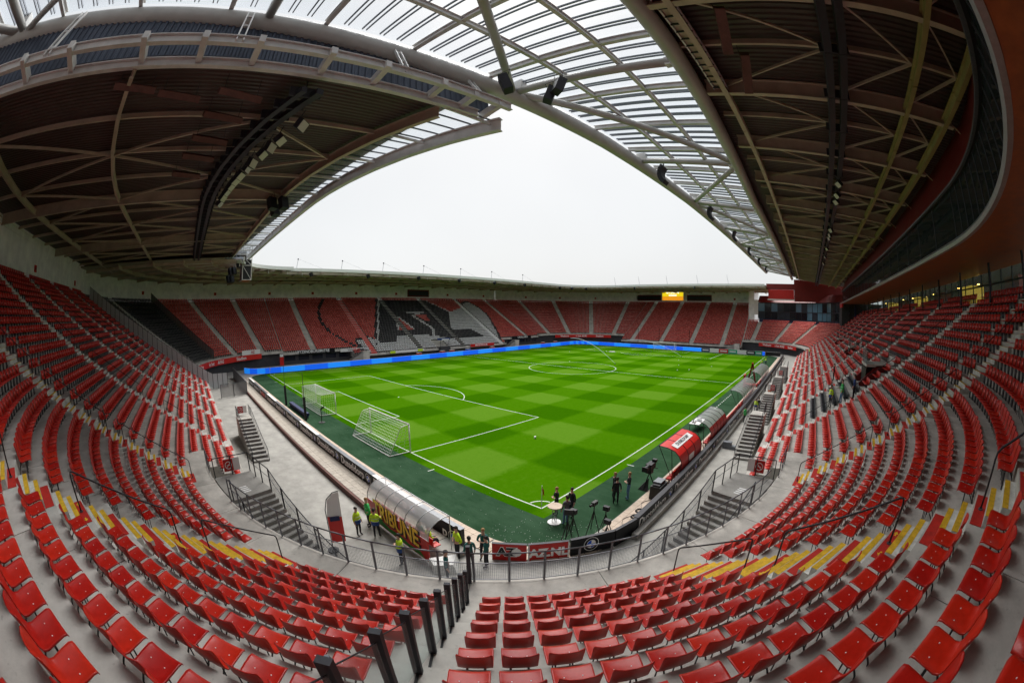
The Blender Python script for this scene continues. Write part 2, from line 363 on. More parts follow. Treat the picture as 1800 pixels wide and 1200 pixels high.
# beige paving slabs between the turf and the boards
pav = tag(bpy.data.objects.new('paving_strip', None), kind='structure'); link(pav)
mb = MB()
def paver(cx, cy, w, d, rz, z=.05):
    rot = Matrix.Rotation(rz, 3, 'Z'); mb.box((cx, cy, z/2+.004+random.uniform(0, .006)), (w-.018, d-.018, z), 'paver', rot)
x = -66.
while x < -.4:
    for k in range(3): paver(x+.3, -4.68-.4*k, .6, .4, 0)
    x += .6
for k in range(3):
    r = 4.68+.4*k; n = int(r*math.pi/2/.62)
    for j in range(n):
        a = R_(-90+90*(j+.5)/n); paver(-.1+r*math.cos(a), -.25*0+r*math.sin(a), .4, .6*(r/5.2), a)
y = 0.
while y < 104:
    for k in range(3): paver(4.42+.4*k, y+.3, .4, .6, 0)
    y += .6
mb.build('paver', pav, kind='stuff')
random.seed(11); mb = MB()
for k in range(190):
    a = R_(random.uniform(-100, 5)); r = 1.3+3.0*math.sqrt(random.random()); x, y = (r*math.cos(a), r*math.sin(a)) if k < 150 else (random.uniform(-26, 3.8), random.uniform(-4.2, -.3))
    q = random.uniform(.008, .02); mb.box((x, y, .014), (q, q*1.5, .006), 'paper', Matrix.Rotation(random.random()*3, 3, 'Z'))
tag(mb.build('paper_scraps'), kind='stuff')
# raised ledge with its brown kerb behind the goal-end boards
led = MB(); led.slab([(-64, -7.9), (-.6, -7.9), (.6, -7.2), (.6, -6.36), (-64, -6.36)], 0, .34, 'floor')
ledge = led.build('paved_ledge', kind='structure')
mb = MB(); x = -63.9
while x < -1.2:
    for k in range(3):
        mb.box((x+.25, -6.62-.5*k, .352+random.uniform(0, .004)), (.485, .485, .03), 'paver_grey')
    x += .5
mb.build('paver', ledge, kind='stuff')
mb = MB(); mb.box((-35.0, -7.99, .19), (58.0, .17, .38), 'kerb_brown'); mb.build('kerb', kind='structure')
mb = MB(); mb.box((6.19, 52, .18), (.34, 104, .36), 'concrete_dark'); mb.build('kerb', kind='structure')
mb = MB(); mb.box((7.0, 63, .06), (.5, 66, .12), 'floor'); mb.build('kerb', kind='structure')

# ------------------------------------------------------------------ terraces
def terrace(name, label, parts, top=True):
    """parts: (seg, t0, t1, lowest row, highest row)"""
    t = thing(name, label, 'grandstand')
    for seg, t0, t1, lo, hi in parts:
        mb = MB(); prof = []
        for i in range(lo, hi+1):
            z = rowZ(i, seg); a = RW if (i == 0 and lo >= 0) else rowF(i, seg); b = rowB(i, seg)
            prof += [(a, z), (b, z)]
        zb = 0.02 if (lo < 0 and seg in ('left', 'right')) else rowZ(lo, seg)-.55
        prof = [(prof[0][0], zb)]+prof+[(prof[-1][0], zb)]
        sweep(mb, stations(seg, t0, t1), prof[::-1], 'concrete'); mb.build('tread_steps', t)
        if zb > .1:
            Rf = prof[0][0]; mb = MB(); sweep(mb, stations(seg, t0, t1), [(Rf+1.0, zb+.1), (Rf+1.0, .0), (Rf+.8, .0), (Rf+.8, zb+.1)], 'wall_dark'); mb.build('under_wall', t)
            L = abs(t1-t0) if seg in ('end', 'far') else R_(abs(t1-t0))*Rf; n = int(L/3.2)
            for k in range(n):
                ta = t0+(t1-t0)*(k+.12)/n; tb = t0+(t1-t0)*(k+.88)/n; h1 = min(zb-.35, 2.3)
                if h1 > 1.2 and seg in ('far', 'end'): mb = MB(); sweep(mb, [(seg, ta), (seg, tb)], [(Rf+.74, .9), (Rf+.79, .9), (Rf+.79, h1), (Rf+.74, h1)], 'window_dark'); mb.build('window', t)
    return t
left_t = terrace('goal_end_terrace', 'concrete terrace of the red goal-end stand beside the corner', [('left', CX0, -12.8, -4, 22), ('left', -12.8, CX1, 0, 22)])
right_t = terrace('main_stand_terrace', 'concrete terrace of the main stand along the right touchline', [('right', 8.2, CY1, -4, 17), ('right', CY0, 8.2, 0, 17)])
east_t = terrace('corner_terrace', 'low concrete corner terrace under the glass facade across the pitch', [('east', 0, 90, 0, 13)])
end_t = terrace('goal_end_terrace', 'concrete terrace of the opposite goal-end stand under the scoreboard', [('end', CX0, CX1, -4, 26)])
north_t = terrace('corner_terrace', 'concrete terrace of the far corner with the red welcome banner', [('north', 90, 180, 0, 26)])
far_t = terrace('long_side_terrace', 'concrete terrace of the far long stand carrying the black letters', [('far', CY0, 25, -1, 26), ('far', 25, 79, -4, 26), ('far', 79, CY1, -1, 26)])
west_t = terrace('corner_terrace', 'concrete terrace of the corner with the black seats', [('west', 180, 270, 0, 26)])
near_t = thing('corner_terrace', 'concrete terrace of the near corner with the walkway and stairs', 'grandstand')
JOINTS = [-90, -81.5, -73, -66, -56.5, -46.4, -36.5, -27, -19.5, -10, 0]
for i in range(0, 23):
    for a0, a1 in zip(JOINTS, JOINTS[1:]):
        if i > 17 and a0 > -47: continue
        Rm = RW if i == 0 else rowF(i, 'near'); Rb = rowB(i, 'near'); g = math.degrees(.012/Rm); mb = MB()
        z = rowZ(i, 'near')+random.uniform(-.003, .003)
        sweep(mb, stations('near', a0+g, a1-g), [(Rm, z-.65), (Rb, z-.65), (Rb, z), (Rm, z)], 'concrete')
        mb.build('tread_slab', near_t)
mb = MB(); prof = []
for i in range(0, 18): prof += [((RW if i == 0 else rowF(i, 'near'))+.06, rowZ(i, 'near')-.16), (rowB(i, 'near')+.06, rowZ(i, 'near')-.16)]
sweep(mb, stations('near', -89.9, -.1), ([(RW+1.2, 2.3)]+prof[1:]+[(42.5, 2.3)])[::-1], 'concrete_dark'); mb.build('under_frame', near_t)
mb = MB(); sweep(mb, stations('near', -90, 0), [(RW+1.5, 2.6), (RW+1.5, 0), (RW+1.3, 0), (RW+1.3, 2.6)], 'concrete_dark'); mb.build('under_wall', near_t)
# ------------------------------------------------------------------ white ribbed back wall
def ribbed(seg, t0, t1, R, z0, z1, m, step=.34, depth=.07):
    mb = MB(); L = abs(t1-t0) if seg in ('left', 'right', 'end', 'far') else R_(abs(t1-t0))*R
    n = max(2, int(L/step)); vs = []; fs = []
    for k in range(n):
        for f, d in ((0, 0), (.5, 0), (.58, depth), (.92, depth)):
            t = t0+(t1-t0)*(k+f)/n
            vs += [at(seg, t, R+d, z0), at(seg, t, R+d, z1)]
    for k in range(len(vs)//2-1): fs.append((2*k, 2*k+2, 2*k+3, 2*k+1))
    mb.add(vs, fs, m); return mb
WALLS = [('left', CX0, CX1, 'white ribbed back wall above the goal-end stand by the corner'), ('near', -90, -55, 'white ribbed back wall above the near corner'), ('west', 180, 270, 'white ribbed back wall above the black seats'),
         ('far', CY0, CY1, 'white ribbed back wall above the far long stand'), ('north', 90, 180, 'white ribbed back wall above the far corner'), ('end', CX0, CX1, 'white ribbed back wall beside the scoreboard')]
for seg, t0, t1, lab in WALLS:
    w = ribbed(seg, t0, t1, 46.3, 15.6, 21.3, 'wall_white').build('back_wall'); tag(w, lab, 'wall')
    mb = MB(); st = stations(seg, t0, t1); sweep(mb, st, [(46.0, 16.35), (46.0, 16.47), (46.18, 16.47), (46.18, 16.35)], 'steel_grey'); mb.build('wall_rail', w)
    mb = MB(); L = abs(t1-t0) if seg in ('left', 'end', 'far') else R_(abs(t1-t0))*46
    for k in range(int(L/1.1)):
        p = at(seg, t0+(t1-t0)*(k+.5)/int(L/1.1), 46.09, 16.1); mb.box(p, (.1, .1, .48), 'steel_dark')
    mb.build('rail_post', w, kind='stuff')
def wall_sign(seg, t, lab):
    p = at(seg, t, 46.2, 18.0); c, n = base(seg, t); rot = Matrix.Rotation(math.atan2(n.y, n.x), 3, 'Z'); s = thing('wall_sign', lab, 'sign', p, 'small red square signs on the white wall')
    mb = MB(); mb.box((0, 0, 0), (.1, .75, .75), 'red', rot); mb.build('sign_board', s)
    mb = MB(); mb.box(rot @ Vector((-.06, 0, 0)), (.03, .3, .3), 'black', rot); mb.build('symbol', s)
ordn = ['first', 'second', 'third', 'fourth', 'fifth', 'sixth', 'seventh', 'eighth', 'ninth', 'tenth', 'eleventh', 'twelfth', 'thirteenth', 'fourteenth', 'fifteenth', 'sixteenth', 'seventeenth', 'eighteenth', 'nineteenth', 'twentieth', 'twenty-first', 'twenty-second', 'twenty-third', 'twenty-fourth', 'twenty-fifth', 'twenty-sixth']
for k, x in enumerate((-16, -34, -54)): wall_sign('left', x, f'{ordn[k]} red square sign on the goal-end white wall counting from the corner')
for k, a in enumerate((232, 200)): wall_sign('west', a, f'red square sign on the white wall above the {"black seats" if k == 0 else "corner red seats"}')
for k, y in enumerate((8, 22, 37, 52, 74, 92)): wall_sign('far', y, f'{ordn[k]} red square sign along the far white wall counting from the black seats')
for k, a in enumerate((160, 140, 120)): wall_sign('north', a, f'{ordn[k]} red square sign on the far corner white wall')
for k, x in enumerate((-30, -18)): wall_sign('end', x, f'{ordn[k]} red square sign on the white wall after the scoreboard')
for seg, t, w, lab in (('far', 61, 9, 'long dark red panel on the far white wall above the black letters'), ('end', -55, 17, 'dark red panel on the wall beside the scoreboard, nearer the far corner'), ('end', -33.5, 11, 'dark red panel on the wall beside the scoreboard, nearer the glass facade')):
    c, n = base(seg, t); p = at(seg, t, 46.12, 18.3); rot = Matrix.Rotation(math.atan2(n.y, n.x), 3, 'Z'); o = MB().box((0, 0, 0), (.12, w, 2.5), 'dark_red', rot).box(rot @ Vector((-.07, 0, 0)), (.05, w-.6, 1.7), 'black', rot).build('wall_panel'); o.location = p; tag(o, lab, 'panel')
# ------------------------------------------------------------------ aisles
AISLES = {'near': [-84.5, -61.6, -31.3, -7], 'left': [-20, -30, -40, -50], 'right': [15.2, 25.5, 37, 48.5, 60, 71.5, 83, 94], 'east': [39.1, 60.3, 81.5],
          'end': [-17.7, -29.3, -41, -53], 'north': [101.5, 122.6, 144, 164.5], 'far': [14.6, 30.6, 45.2, 60.6, 76.8, 92], 'west': [193, 211, 250]}
AW = 1.46; AGAP = .86      # aisle width, half gap between seat blocks
LOW = {'near': 0, 'left': -4, 'right': -4, 'east': 0, 'end': -4, 'north': 0, 'far': -4, 'west': 0}
TOP = {'near': 22, 'left': 22, 'right': 17, 'east': 13, 'end': 26, 'north': 26, 'far': 26, 'west': 26}
def lowrow(seg, t):
    if seg == 'left' and t > -12.8: return 0
    if seg == 'right' and t < 8.2: return 0
    if seg == 'far' and not 25 < t < 79: return -1
    return LOW[seg]
def topmost(seg, t): return 17 if (seg == 'near' and t > -46.5) else TOP[seg]
def local_step(seg, t, R0, R1_, z0, z1, w, m, mb, stripe=None):
    """one solid step across an aisle; the stripe is a painted nosing a few millimetres proud"""
    c, n = base(seg, t); tg = Vector((-n.y, n.x, 0)); rot = Matrix((tg, n, Vector((0, 0, 1)))).transposed()
    mb.box(c+n*((R0+R1_)/2)+Vector((0, 0, (z0+z1)/2)), (w, R1_-R0, z1-z0), m, rot)
    if stripe: mb.box(c+n*(R0+.075)+Vector((0, 0, z1+.001)), (w-.004, .15, .01), stripe, rot)
seg_word = {'near': 'near corner', 'left': 'goal-end stand', 'right': 'main stand', 'east': 'glass-fronted corner', 'end': 'scoreboard stand', 'north': 'far corner', 'far': 'far long stand', 'west': 'black-seat corner'}
aisle_label = {('near', -84.5): 'yellow and red aisle stair at the outer left of the near corner', ('near', -61.6): 'yellow and red aisle stair left of the glass divider', ('near', -31.3): 'yellow and red aisle stair right of the glass divider', ('near', -7): 'white and red aisle stair at the start of the main stand'}
for seg, L in AISLES.items():
    for k, t in enumerate(L):
        lab = aisle_label.get((seg, t), f'{ordn[k]} pale aisle stair in the {seg_word[seg]} rows')
        st = thing('aisle_stair', lab, 'stairs', (0, 0, 0), 'aisle stairs between the seat blocks')
        fancy = seg in ('near', 'left', 'right')
        big = MB(); paint = {('far', 30.6): 'red_bright', ('far', 45.2): 'black', ('far', 60.6): 'black', ('far', 76.8): 'white'}.get((seg, t)); w = AW-.08 if not paint else 2*AGAP-.05
        for i in range(lowrow(seg, t), topmost(seg, t)):
            Re = rowB(i, seg); z = rowZ(i, seg); DR, HR = rp(seg)[1:]; q = DR*.33; single = seg == 'near' and t in (-61.6, -31.3) and i < 12
            for k2 in (0, 1):
                mb = MB() if single else big
                m0 = ('step_white' if fancy else 'concrete') if not paint else paint
                local_step(seg, t, Re-2*q+q*k2, Re-.002, z+.002+(HR/3*k2), z+HR/3*(k2+1), w, m0, mb, ('step_yellow' if seg == 'near' else 'step_white') if fancy else None)
                if single: mb.build('step', st)
            if fancy or paint:
                mb = MB() if single else big
                local_step(seg, t, Re-DR+.03, Re-2*q-.005, z+.003, z+.009, w, 'step_red' if not paint else paint, mb)
                if single:
                    mt_ = mb.build('tread_mat', st)
                    if i % 3 == 1:
                        c, n = base(seg, t); tg = Vector((-n.y, n.x, 0)); o_ = c+n*(Re-DR+.17)+Vector((0, 0, z+.0115))
                        for sg_ in (-1, 1):
                            e = o_+tg*sg_*.5; MB().add([e+tg*sg_*.09, e-tg*sg_*.02+n*.07, e-tg*sg_*.02+n*.025, e-tg*sg_*.11+n*.025, e-tg*sg_*.11-n*.025, e-tg*sg_*.02-n*.025, e-tg*sg_*.02-n*.07], [tuple(range(7))], 'step_yellow').build('arrow_mark', mt_)
        if big.f: big.build('step_flight', st)
# sloped handrails in the aisles
def handrail(seg, t, r0, r1, lab):
    h = thing('aisle_handrail', lab, 'handrail', (0, 0, 0), 'dark tube handrails standing in the aisles')
    f0, f1 = math.floor(r0), math.floor(r1); a = at(seg, t, rowF(f0, seg)+rp(seg)[1]*(r0-f0), rowZ(f0, seg)+.02); b = at(seg, t, rowF(f1, seg)+rp(seg)[1]*(r1-f1), rowZ(f1, seg)+.02)
    z = Vector((0, 0, .98)); d = (b-a).normalized()
    MB().tube([a, a+z*.86, a+z*.96+d*.03, a+z+d*.12, b+z-d*.12, b+z*.96-d*.03, b+z*.86, b], .024, 'steel_dark', 8).build('rail_tube', h, True)
    for p in (a, b): MB().cyl(p, .06, .03, 'steel_grey', 10).build('foot_plate', h)
for t, nm in ((-61.6, 'left of'), (-31.3, 'right of')):
    for k, (a, b) in enumerate(((.2, 3.2), (4.2, 7.2), (9.2, 12.2))): handrail('near', t, a, b, f'{["lowest", "middle", "highest"][k]} dark handrail in the aisle {nm} the glass divider')
for t, nm in ((-84.5, 'outer left aisle of the near corner'), (-7, 'first main stand aisle')):
    for k, (a, b) in enumerate(((.2, 4.2), (5.2, 9.2), (10.2, 14.2))): handrail('near', t, a, b, f'{["lowest", "middle", "highest"][k]} dark handrail in the {nm}')
for j, t in enumerate(AISLES['left']):
    for k, (a, b) in enumerate(((-2.8, 2.2), (4.2, 9.2), (11.2, 16.2))): handrail('left', t, a, b, f'{["lowest", "middle", "highest"][k]} dark handrail in the {ordn[j]} goal-end aisle')
for j, t in enumerate(AISLES['right'][:5]):
    for k, (a, b) in enumerate(((-2.8, 2.2), (4.2, 8.2), (10.2, 14.2))): handrail('right', t, a, b, f'{["lowest", "middle", "highest"][k]} pale handrail in the {ordn[j]} long main stand aisle')

# ------------------------------------------------------------------ seats
def seat_shell():
    """one-piece plastic bucket; local +Y points to the back, origin on the tread under the seat"""
    prof = [(-.235, .395, .93), (-.225, .425, .97), (-.18, .435, 1.0), (-.05, .425, 1.0), (.08, .412, .98), (.135, .425, .965), (.165, .475, .96), (.19, .58, .97), (.215, .69, .985), (.235, .765, .97), (.245, .79, .90)]
    U = [-1, -.9, -.6, 0, .6, .9, 1]; W2 = .225; vs = []; fs = []
    for s, th in ((0, 0.), (1, .018)):
        for d, z, w in prof:
            back = max(0, min(1, (z-.44)/.3))
            for u in U:
                e = abs(u)**3
                vs.append((u*W2*w, d-back*.05*e+th*(.3+.7*back), z+(1-back)*.028*e-th*(1-back)))
    n, mU = len(prof), len(U)
    for s in (0, 1):
        o = s*n*mU
        for i in range(n-1):
            for j in range(mU-1):
                f = (o+i*mU+j, o+i*mU+j+1, o+(i+1)*mU+j+1, o+(i+1)*mU+j); fs.append(f if s == 0 else f[::-1])
    rim = [j for j in range(mU)]+[i*mU+mU-1 for i in range(1, n)]+[(n-1)*mU+j for j in range(mU-2, -1, -1)]+[i*mU for i in range(n-2, 0, -1)]
    for a, b in zip(rim, rim[1:]+rim[:1]): fs.append((a, a+n*mU, b+n*mU, b))
    return MB().add(vs, fs, 'seat_red').mesh('seat_shell', True)
def seat_frame():
    mb = MB()
    for x in (-.11, .11):
        mb.tube([(x, -.12, .405), (x, .10, .40), (x, .20, .30), (x, .26, .16)], .012, 'seat_metal', 5)
        mb.tube([(x, -.02, .40), (x*1.1, .02, .01)], .011, 'seat_metal', 5)
    mb.bar((-.13, .06, .392), (.13, .06, .392), .03, .012, 'seat_metal')
    for x in (-.1, .1): mb.cyl((x, -.06, .432), .008, .006, 'white', 6)
    return mb.mesh('seat_frame')
SHELL, FRAME = seat_shell(), seat_frame()
PITCHS = {'near': .60, 'left': .53, 'right': .53, 'east': .55, 'end': .52, 'north': .56, 'far': .52, 'west': .55}
def inpoly(x, y, P):
    c = False; n = len(P); j = n-1
    for i in range(n):
        if (P[i][1] > y) != (P[j][1] > y) and x < (P[j][0]-P[i][0])*(y-P[i][1])/(P[j][1]-P[i][1])+P[i][0]: c = not c
        j = i
    return c
def dseg(x, y, a, b):
    k = .95; ax, ay, bx, by = a[0], a[1]*k, b[0], b[1]*k; y *= k
    dx, dy = bx-ax, by-ay; t = max(0, min(1, ((x-ax)*dx+(y-ay)*dy)/max(1e-9, dx*dx+dy*dy))); return math.hypot(x-ax-t*dx, y-ay-t*dy)
def dpoly(x, y, P, closed=True): return min(dseg(x, y, P[i], P[(i+1) % len(P)]) for i in range(len(P) if closed else len(P)-1))
P_BLACK = [(44.2, 25), (32.6, -1.5), (39.4, -1.5), (41, 1.4), (50, 1.4), (53, 1.3), (57.5, -1.2), (73.5, -1.2), (70.2, 4.8), (62.9, 5.5), (68.9, 16.2), (63.2, 24.8)]
P_WHITE = [(31.7, 2.6), (27.4, 1.3), (29.1, -6), (75, -6), (73.5, -1.2), (57.5, -1.2), (53, 1.3), (50, 1.4), (41, 1.4), (39.4, -1.5), (32.6, -1.5), (33.6, 1.5)]
P_DISC = [(68.9, 16.2), (74.9, 18.9), (79, 22.8), (81.9, 23.8), (83.8, 20.4), (84.2, 15), (82.9, 10.3), (79.5, 1.2), (77.1, -3), (74.9, -6), (73.5, -1.2), (70.2, 4.8), (62.9, 5.5)]
P_HOLE = [(46.2, 13), (43.4, 5.9), (48, 5.9)]
P_HOLE2 = [(53.2, 14.5), (57.4, 14.1), (57.1, 11), (55, 11)]
L_WHITE = [(51.3, 16.4), (57.5, 16.4), (52.2, 13.9), (55.2, 6), (53.2, 1.2)]
L_RING = [(25.0, 25), (21.5, 18), (20.5, 12), (21.5, 6), (24.5, 1), (28.5, -4)]
def seat_col(seg, t, i):
    if seg == 'west' and t > 228.5: return 1
    if seg == 'right' and 15.9 < t < 24.9 and 0 <= i <= 4: return 1
    if seg == 'far':
        if inpoly(t, i, P_HOLE2) or inpoly(t, i, P_HOLE): return 0
        if inpoly(t, i, P_BLACK): return 2 if (dpoly(t, i, P_BLACK) < .62 or dpoly(t, i, P_HOLE) < .75 or dpoly(t, i, L_WHITE, False) < .5) else 1
        if inpoly(t, i, P_WHITE): return 2
        if inpoly(t, i, P_DISC): return 2
        if dpoly(t, i, P_DISC) < .75 and t > 76: return 1
        if dpoly(t, i, L_RING, False) < .38 or (dpoly(t, i, P_WHITE) < .6 and t < 33) or (t < 46 and t > 31 and dpoly(t, i, P_BLACK) < .7): return 1
    return 0
VOM = [('right', 18.0, 21.2, 5, 8), ('right', 41, 44, 6, 8), ('right', 64, 67, 6, 8)]
seats = []                                       # (x, y, z, angle, colour, seg, t, row, seat number from block start)
RANGE = {'near': (-89.3, -.7), 'left': (-57.0, CX1), 'right': (CY0, CY1-.3), 'east': (.3, 89.5), 'end': (CX0, CX1-.2), 'north': (90.3, 179.7), 'far': (CY0, CY1), 'west': (180.4, 269.2)}
FENCE = {'near': [(-46.4, .42)], 'west': [(228.5, .3)]}
for seg in LOW:
    curved = seg in ('near', 'east', 'north', 'west')
    for i in range(LOW[seg], TOP[seg]+1):
        R = rowB(i, seg)-.30; lo, hi = RANGE[seg]; z = rowZ(i, seg); k2 = math.degrees(1/R) if curved else 1
        cuts = sorted([(t, AGAP) for t in AISLES[seg]]+FENCE.get(seg, []))
        edges = [lo]; 
        for t, h in cuts: edges += [t-h*k2, t+h*k2]
        edges.append(hi)
        for bi in range(0, len(edges), 2):
            a, b = edges[bi], edges[bi+1]; p = PITCHS[seg]*k2
            if seg == 'near' and (abs(b-(-46.4)) < 2): a, b, p = b, a, -p      # count away from the divider
            n = int(abs(b-a)/abs(p)+.02); p2 = p if seg == 'near' else (b-a)/max(1, n)
            for j in range(n):
                t = a+p2*(j+.5)
                if i < lowrow(seg, t) or i > topmost(seg, t): continue
                if any(seg == v[0] and v[1] <= t <= v[2] and v[3] <= i <= v[4] for v in VOM): continue
                if seg == 'far' and 51 < t < 55 and i < 0: continue
                c, nn = base(seg, t); q = c+nn*R
                seats.append((q.x, q.y, z, math.atan2(nn.y, nn.x)-math.pi/2, seat_col(seg, t, i), seg, t, i, j+1, bi//2))
arr = np.array([s[:4] for s in seats]); colr = np.array([s[4] for s in seats])
dist = np.linalg.norm(arr[:, :3]-np.array(CAM), axis=1)
rgt = Vector((math.cos(YAW), -math.sin(YAW), 0)); upv = rgt.cross(fwd)
D = arr[:, :3]+np.array([0, 0, .5])-np.array(CAM); xx = D@np.array(rgt); yy = D@np.array(upv); zz = D@np.array(fwd)
th = np.arctan2(np.hypot(xx, yy), zz); rad = 2*709.02*np.sin(th/2); hyp = np.hypot(xx, yy)+1e-9
px = 900+rad*xx/hyp; py = 600-rad*yy/hyp
inview = (px > -25) & (px < 1825) & (py > -20) & (py < 1225) & (th < 1.9)
order = np.argsort(np.where(inview, dist, 1e6))[:300]
near_set = set(order.tolist())
block_word = {0: 'past the outer left aisle', 1: 'between the two left aisles', 2: 'left of the glass divider', 3: 'right of the glass divider', 4: 'between the two right aisles', 5: 'by the main stand'}
GRP = 'red plastic seats of the near corner'
for ix in order:
    x, y, z, a, c, seg, t, i, j, bl = seats[ix]
    row = 'front row on walkway' if i == 0 else f'{ordn[i-1]} row above walkway'
    jn = ordn[j-1] if j <= 26 else f'number {j}'
    lab = f'red seat, {row}, {jn} {block_word[bl]}' if seg == 'near' else f'red seat, {row}, {jn} from the corner in the {seg_word[seg]}'
    o = bpy.data.objects.new('stadium_seat', SHELL); link(o); o.location = (x, y, z); o.rotation_euler = (0, 0, a+random.gauss(0, .014)); o.scale = (1.1, 1.1, 1.1); tag(o, lab, 'seat', GRP)
    f = bpy.data.objects.new('mounting_frame', FRAME); link(f, o)
# the thousands of other seats, as one mass of real seats
def seat_mass():
    rest = np.array([k for k in range(len(seats)) if k not in near_set])
    def boxv(c, s, tilt=0.):
        v = np.array([[sx*s[0]/2, sy*s[1]/2, sz*s[2]/2] for sx in (-1, 1) for sy in (-1, 1) for sz in (-1, 1)], float)
        ca, sa = math.cos(tilt), math.sin(tilt); v = np.stack([v[:, 0], v[:, 1]*ca-v[:, 2]*sa, v[:, 1]*sa+v[:, 2]*ca], -1); return v+np.array(c)
    F = np.array([(0, 1, 3, 2), (4, 6, 7, 5), (0, 4, 5, 1), (2, 3, 7, 6), (0, 2, 6, 4), (1, 5, 7, 3)])
    V = np.concatenate([boxv((0, -.03, .43), (.46, .43, .035), -.06), boxv((0, .20, .62), (.45, .035, .40), -.20), boxv((0, .08, .21), (.26, .03, .40))])
    FF = np.concatenate([F, F+8, F+16]); nv, nf = len(V), len(FF)
    # nearer seats: a rounder shell
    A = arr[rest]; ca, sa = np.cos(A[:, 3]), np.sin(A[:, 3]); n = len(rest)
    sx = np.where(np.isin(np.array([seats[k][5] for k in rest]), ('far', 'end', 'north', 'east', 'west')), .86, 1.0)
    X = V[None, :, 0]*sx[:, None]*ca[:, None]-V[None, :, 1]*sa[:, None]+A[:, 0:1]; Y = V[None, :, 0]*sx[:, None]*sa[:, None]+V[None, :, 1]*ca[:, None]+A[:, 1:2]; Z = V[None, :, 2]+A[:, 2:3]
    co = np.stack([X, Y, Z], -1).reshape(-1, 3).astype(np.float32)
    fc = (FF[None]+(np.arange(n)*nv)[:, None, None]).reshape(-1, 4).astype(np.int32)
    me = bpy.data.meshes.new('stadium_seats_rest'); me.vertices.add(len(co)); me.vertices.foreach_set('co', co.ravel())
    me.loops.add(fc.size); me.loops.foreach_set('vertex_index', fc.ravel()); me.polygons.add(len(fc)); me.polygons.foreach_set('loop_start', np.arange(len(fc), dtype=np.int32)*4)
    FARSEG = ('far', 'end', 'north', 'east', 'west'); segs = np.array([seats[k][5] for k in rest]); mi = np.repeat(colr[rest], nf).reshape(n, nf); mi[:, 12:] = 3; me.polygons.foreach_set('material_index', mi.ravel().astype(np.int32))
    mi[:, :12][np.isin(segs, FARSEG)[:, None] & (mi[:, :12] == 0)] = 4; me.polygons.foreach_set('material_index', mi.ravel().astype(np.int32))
    for m in ('seat_red_far', 'seat_black', 'seat_white', 'seat_metal', 'seat_red_hazed'): me.materials.append(M[m])
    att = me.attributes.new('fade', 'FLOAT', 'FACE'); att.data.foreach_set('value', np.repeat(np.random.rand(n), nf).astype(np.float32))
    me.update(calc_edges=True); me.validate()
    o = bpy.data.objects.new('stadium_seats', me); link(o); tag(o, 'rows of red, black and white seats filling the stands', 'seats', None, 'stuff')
def seat_tone(name, c0, c1, rough):
    m = bpy.data.materials.new(name); m.use_nodes = True; nt = m.node_tree; b = nt.nodes['Principled BSDF']; b.inputs['Roughness'].default_value = rough
    at_ = nt.nodes.new('ShaderNodeAttribute'); at_.attribute_name = 'fade'; r = nt.nodes.new('ShaderNodeValToRGB')
    r.color_ramp.elements[0].color = c0+(1,); r.color_ramp.elements[1].color = c1+(1,)
    nt.links.new(at_.outputs['Fac'], r.inputs[0]); nt.links.new(r.outputs[0], b.inputs['Base Color']); M[name] = m
seat_tone('seat_red_far', (.50, .015, .009), (.66, .040, .026), .36); seat_tone('seat_red_hazed', (.62, .065, .050), (.86, .18, .145), .4); seat_tone('seat_black', (.016, .017, .022), (.03, .032, .04), .4); seat_tone('seat_white', (.66, .66, .66), (.80, .80, .80), .4)  # far red lightened in the colour to stand in for distance haze and brightness
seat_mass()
print('seats', len(seats), 'nearest 300 within', round(float(dist[order[-1]]), 1))

# ------------------------------------------------------------------ glass divider with dark posts
dv = thing('glass_divider', 'glass divider with dark posts running down the near corner rows', 'divider')
DA = -46.4
def post(mb, R, z, h, w, d, m='steel_dark'):
    c, n = base('near', DA); tg = Vector((-n.y, n.x, 0)); rot = Matrix((tg, n, Vector((0, 0, 1)))).transposed(); mb.box(c+n*R+Vector((0, 0, z+h/2)), (w, d, h), m, rot)
prev = None
for i in range(0, 11):
    R, z = rowF(i, 'near')+.12 if i else RW+1.15, rowZ(i, 'near')
    mb = MB(); post(mb, R, z, 1.25, .12, .08); post(mb, R-.055, z, 1.23, .04, .035, 'steel_grey'); mb.build('post', dv)
    if prev:
        (Ra, za) = prev; c, n = base('near', DA); a, b = c+n*(Ra+.045), c+n*(R-.045); e = Vector((-n.y, n.x, 0))*.006
        zz0, zz1 = za+.08, za+1.2
        pts = [a+Vector((0, 0, za+.1)), b+Vector((0, 0, z+.04)), b+Vector((0, 0, z+1.12)), a+Vector((0, 0, za+1.12))]
        MB().add([p-e for p in pts]+[p+e for p in pts], [(3, 2, 1, 0), (4, 5, 6, 7), (0, 1, 5, 4), (1, 2, 6, 5), (2, 3, 7, 6), (3, 0, 4, 7)], 'glass').build('glass_pane', dv)
        MB().tube([pts[3], pts[2]], .008, 'steel_dark', 5).build('cap_rail', dv)
        MB().bar(a+Vector((0, 0, za+.02)), b+Vector((0, 0, za+.02)), .04, .035, 'black').build('floor_channel', dv)
    prev = (R, z)
post(mbp := MB(), RW+.15, ZW, 1.45, .12, .12, 'steel_dark'); mbp.build('post', dv)

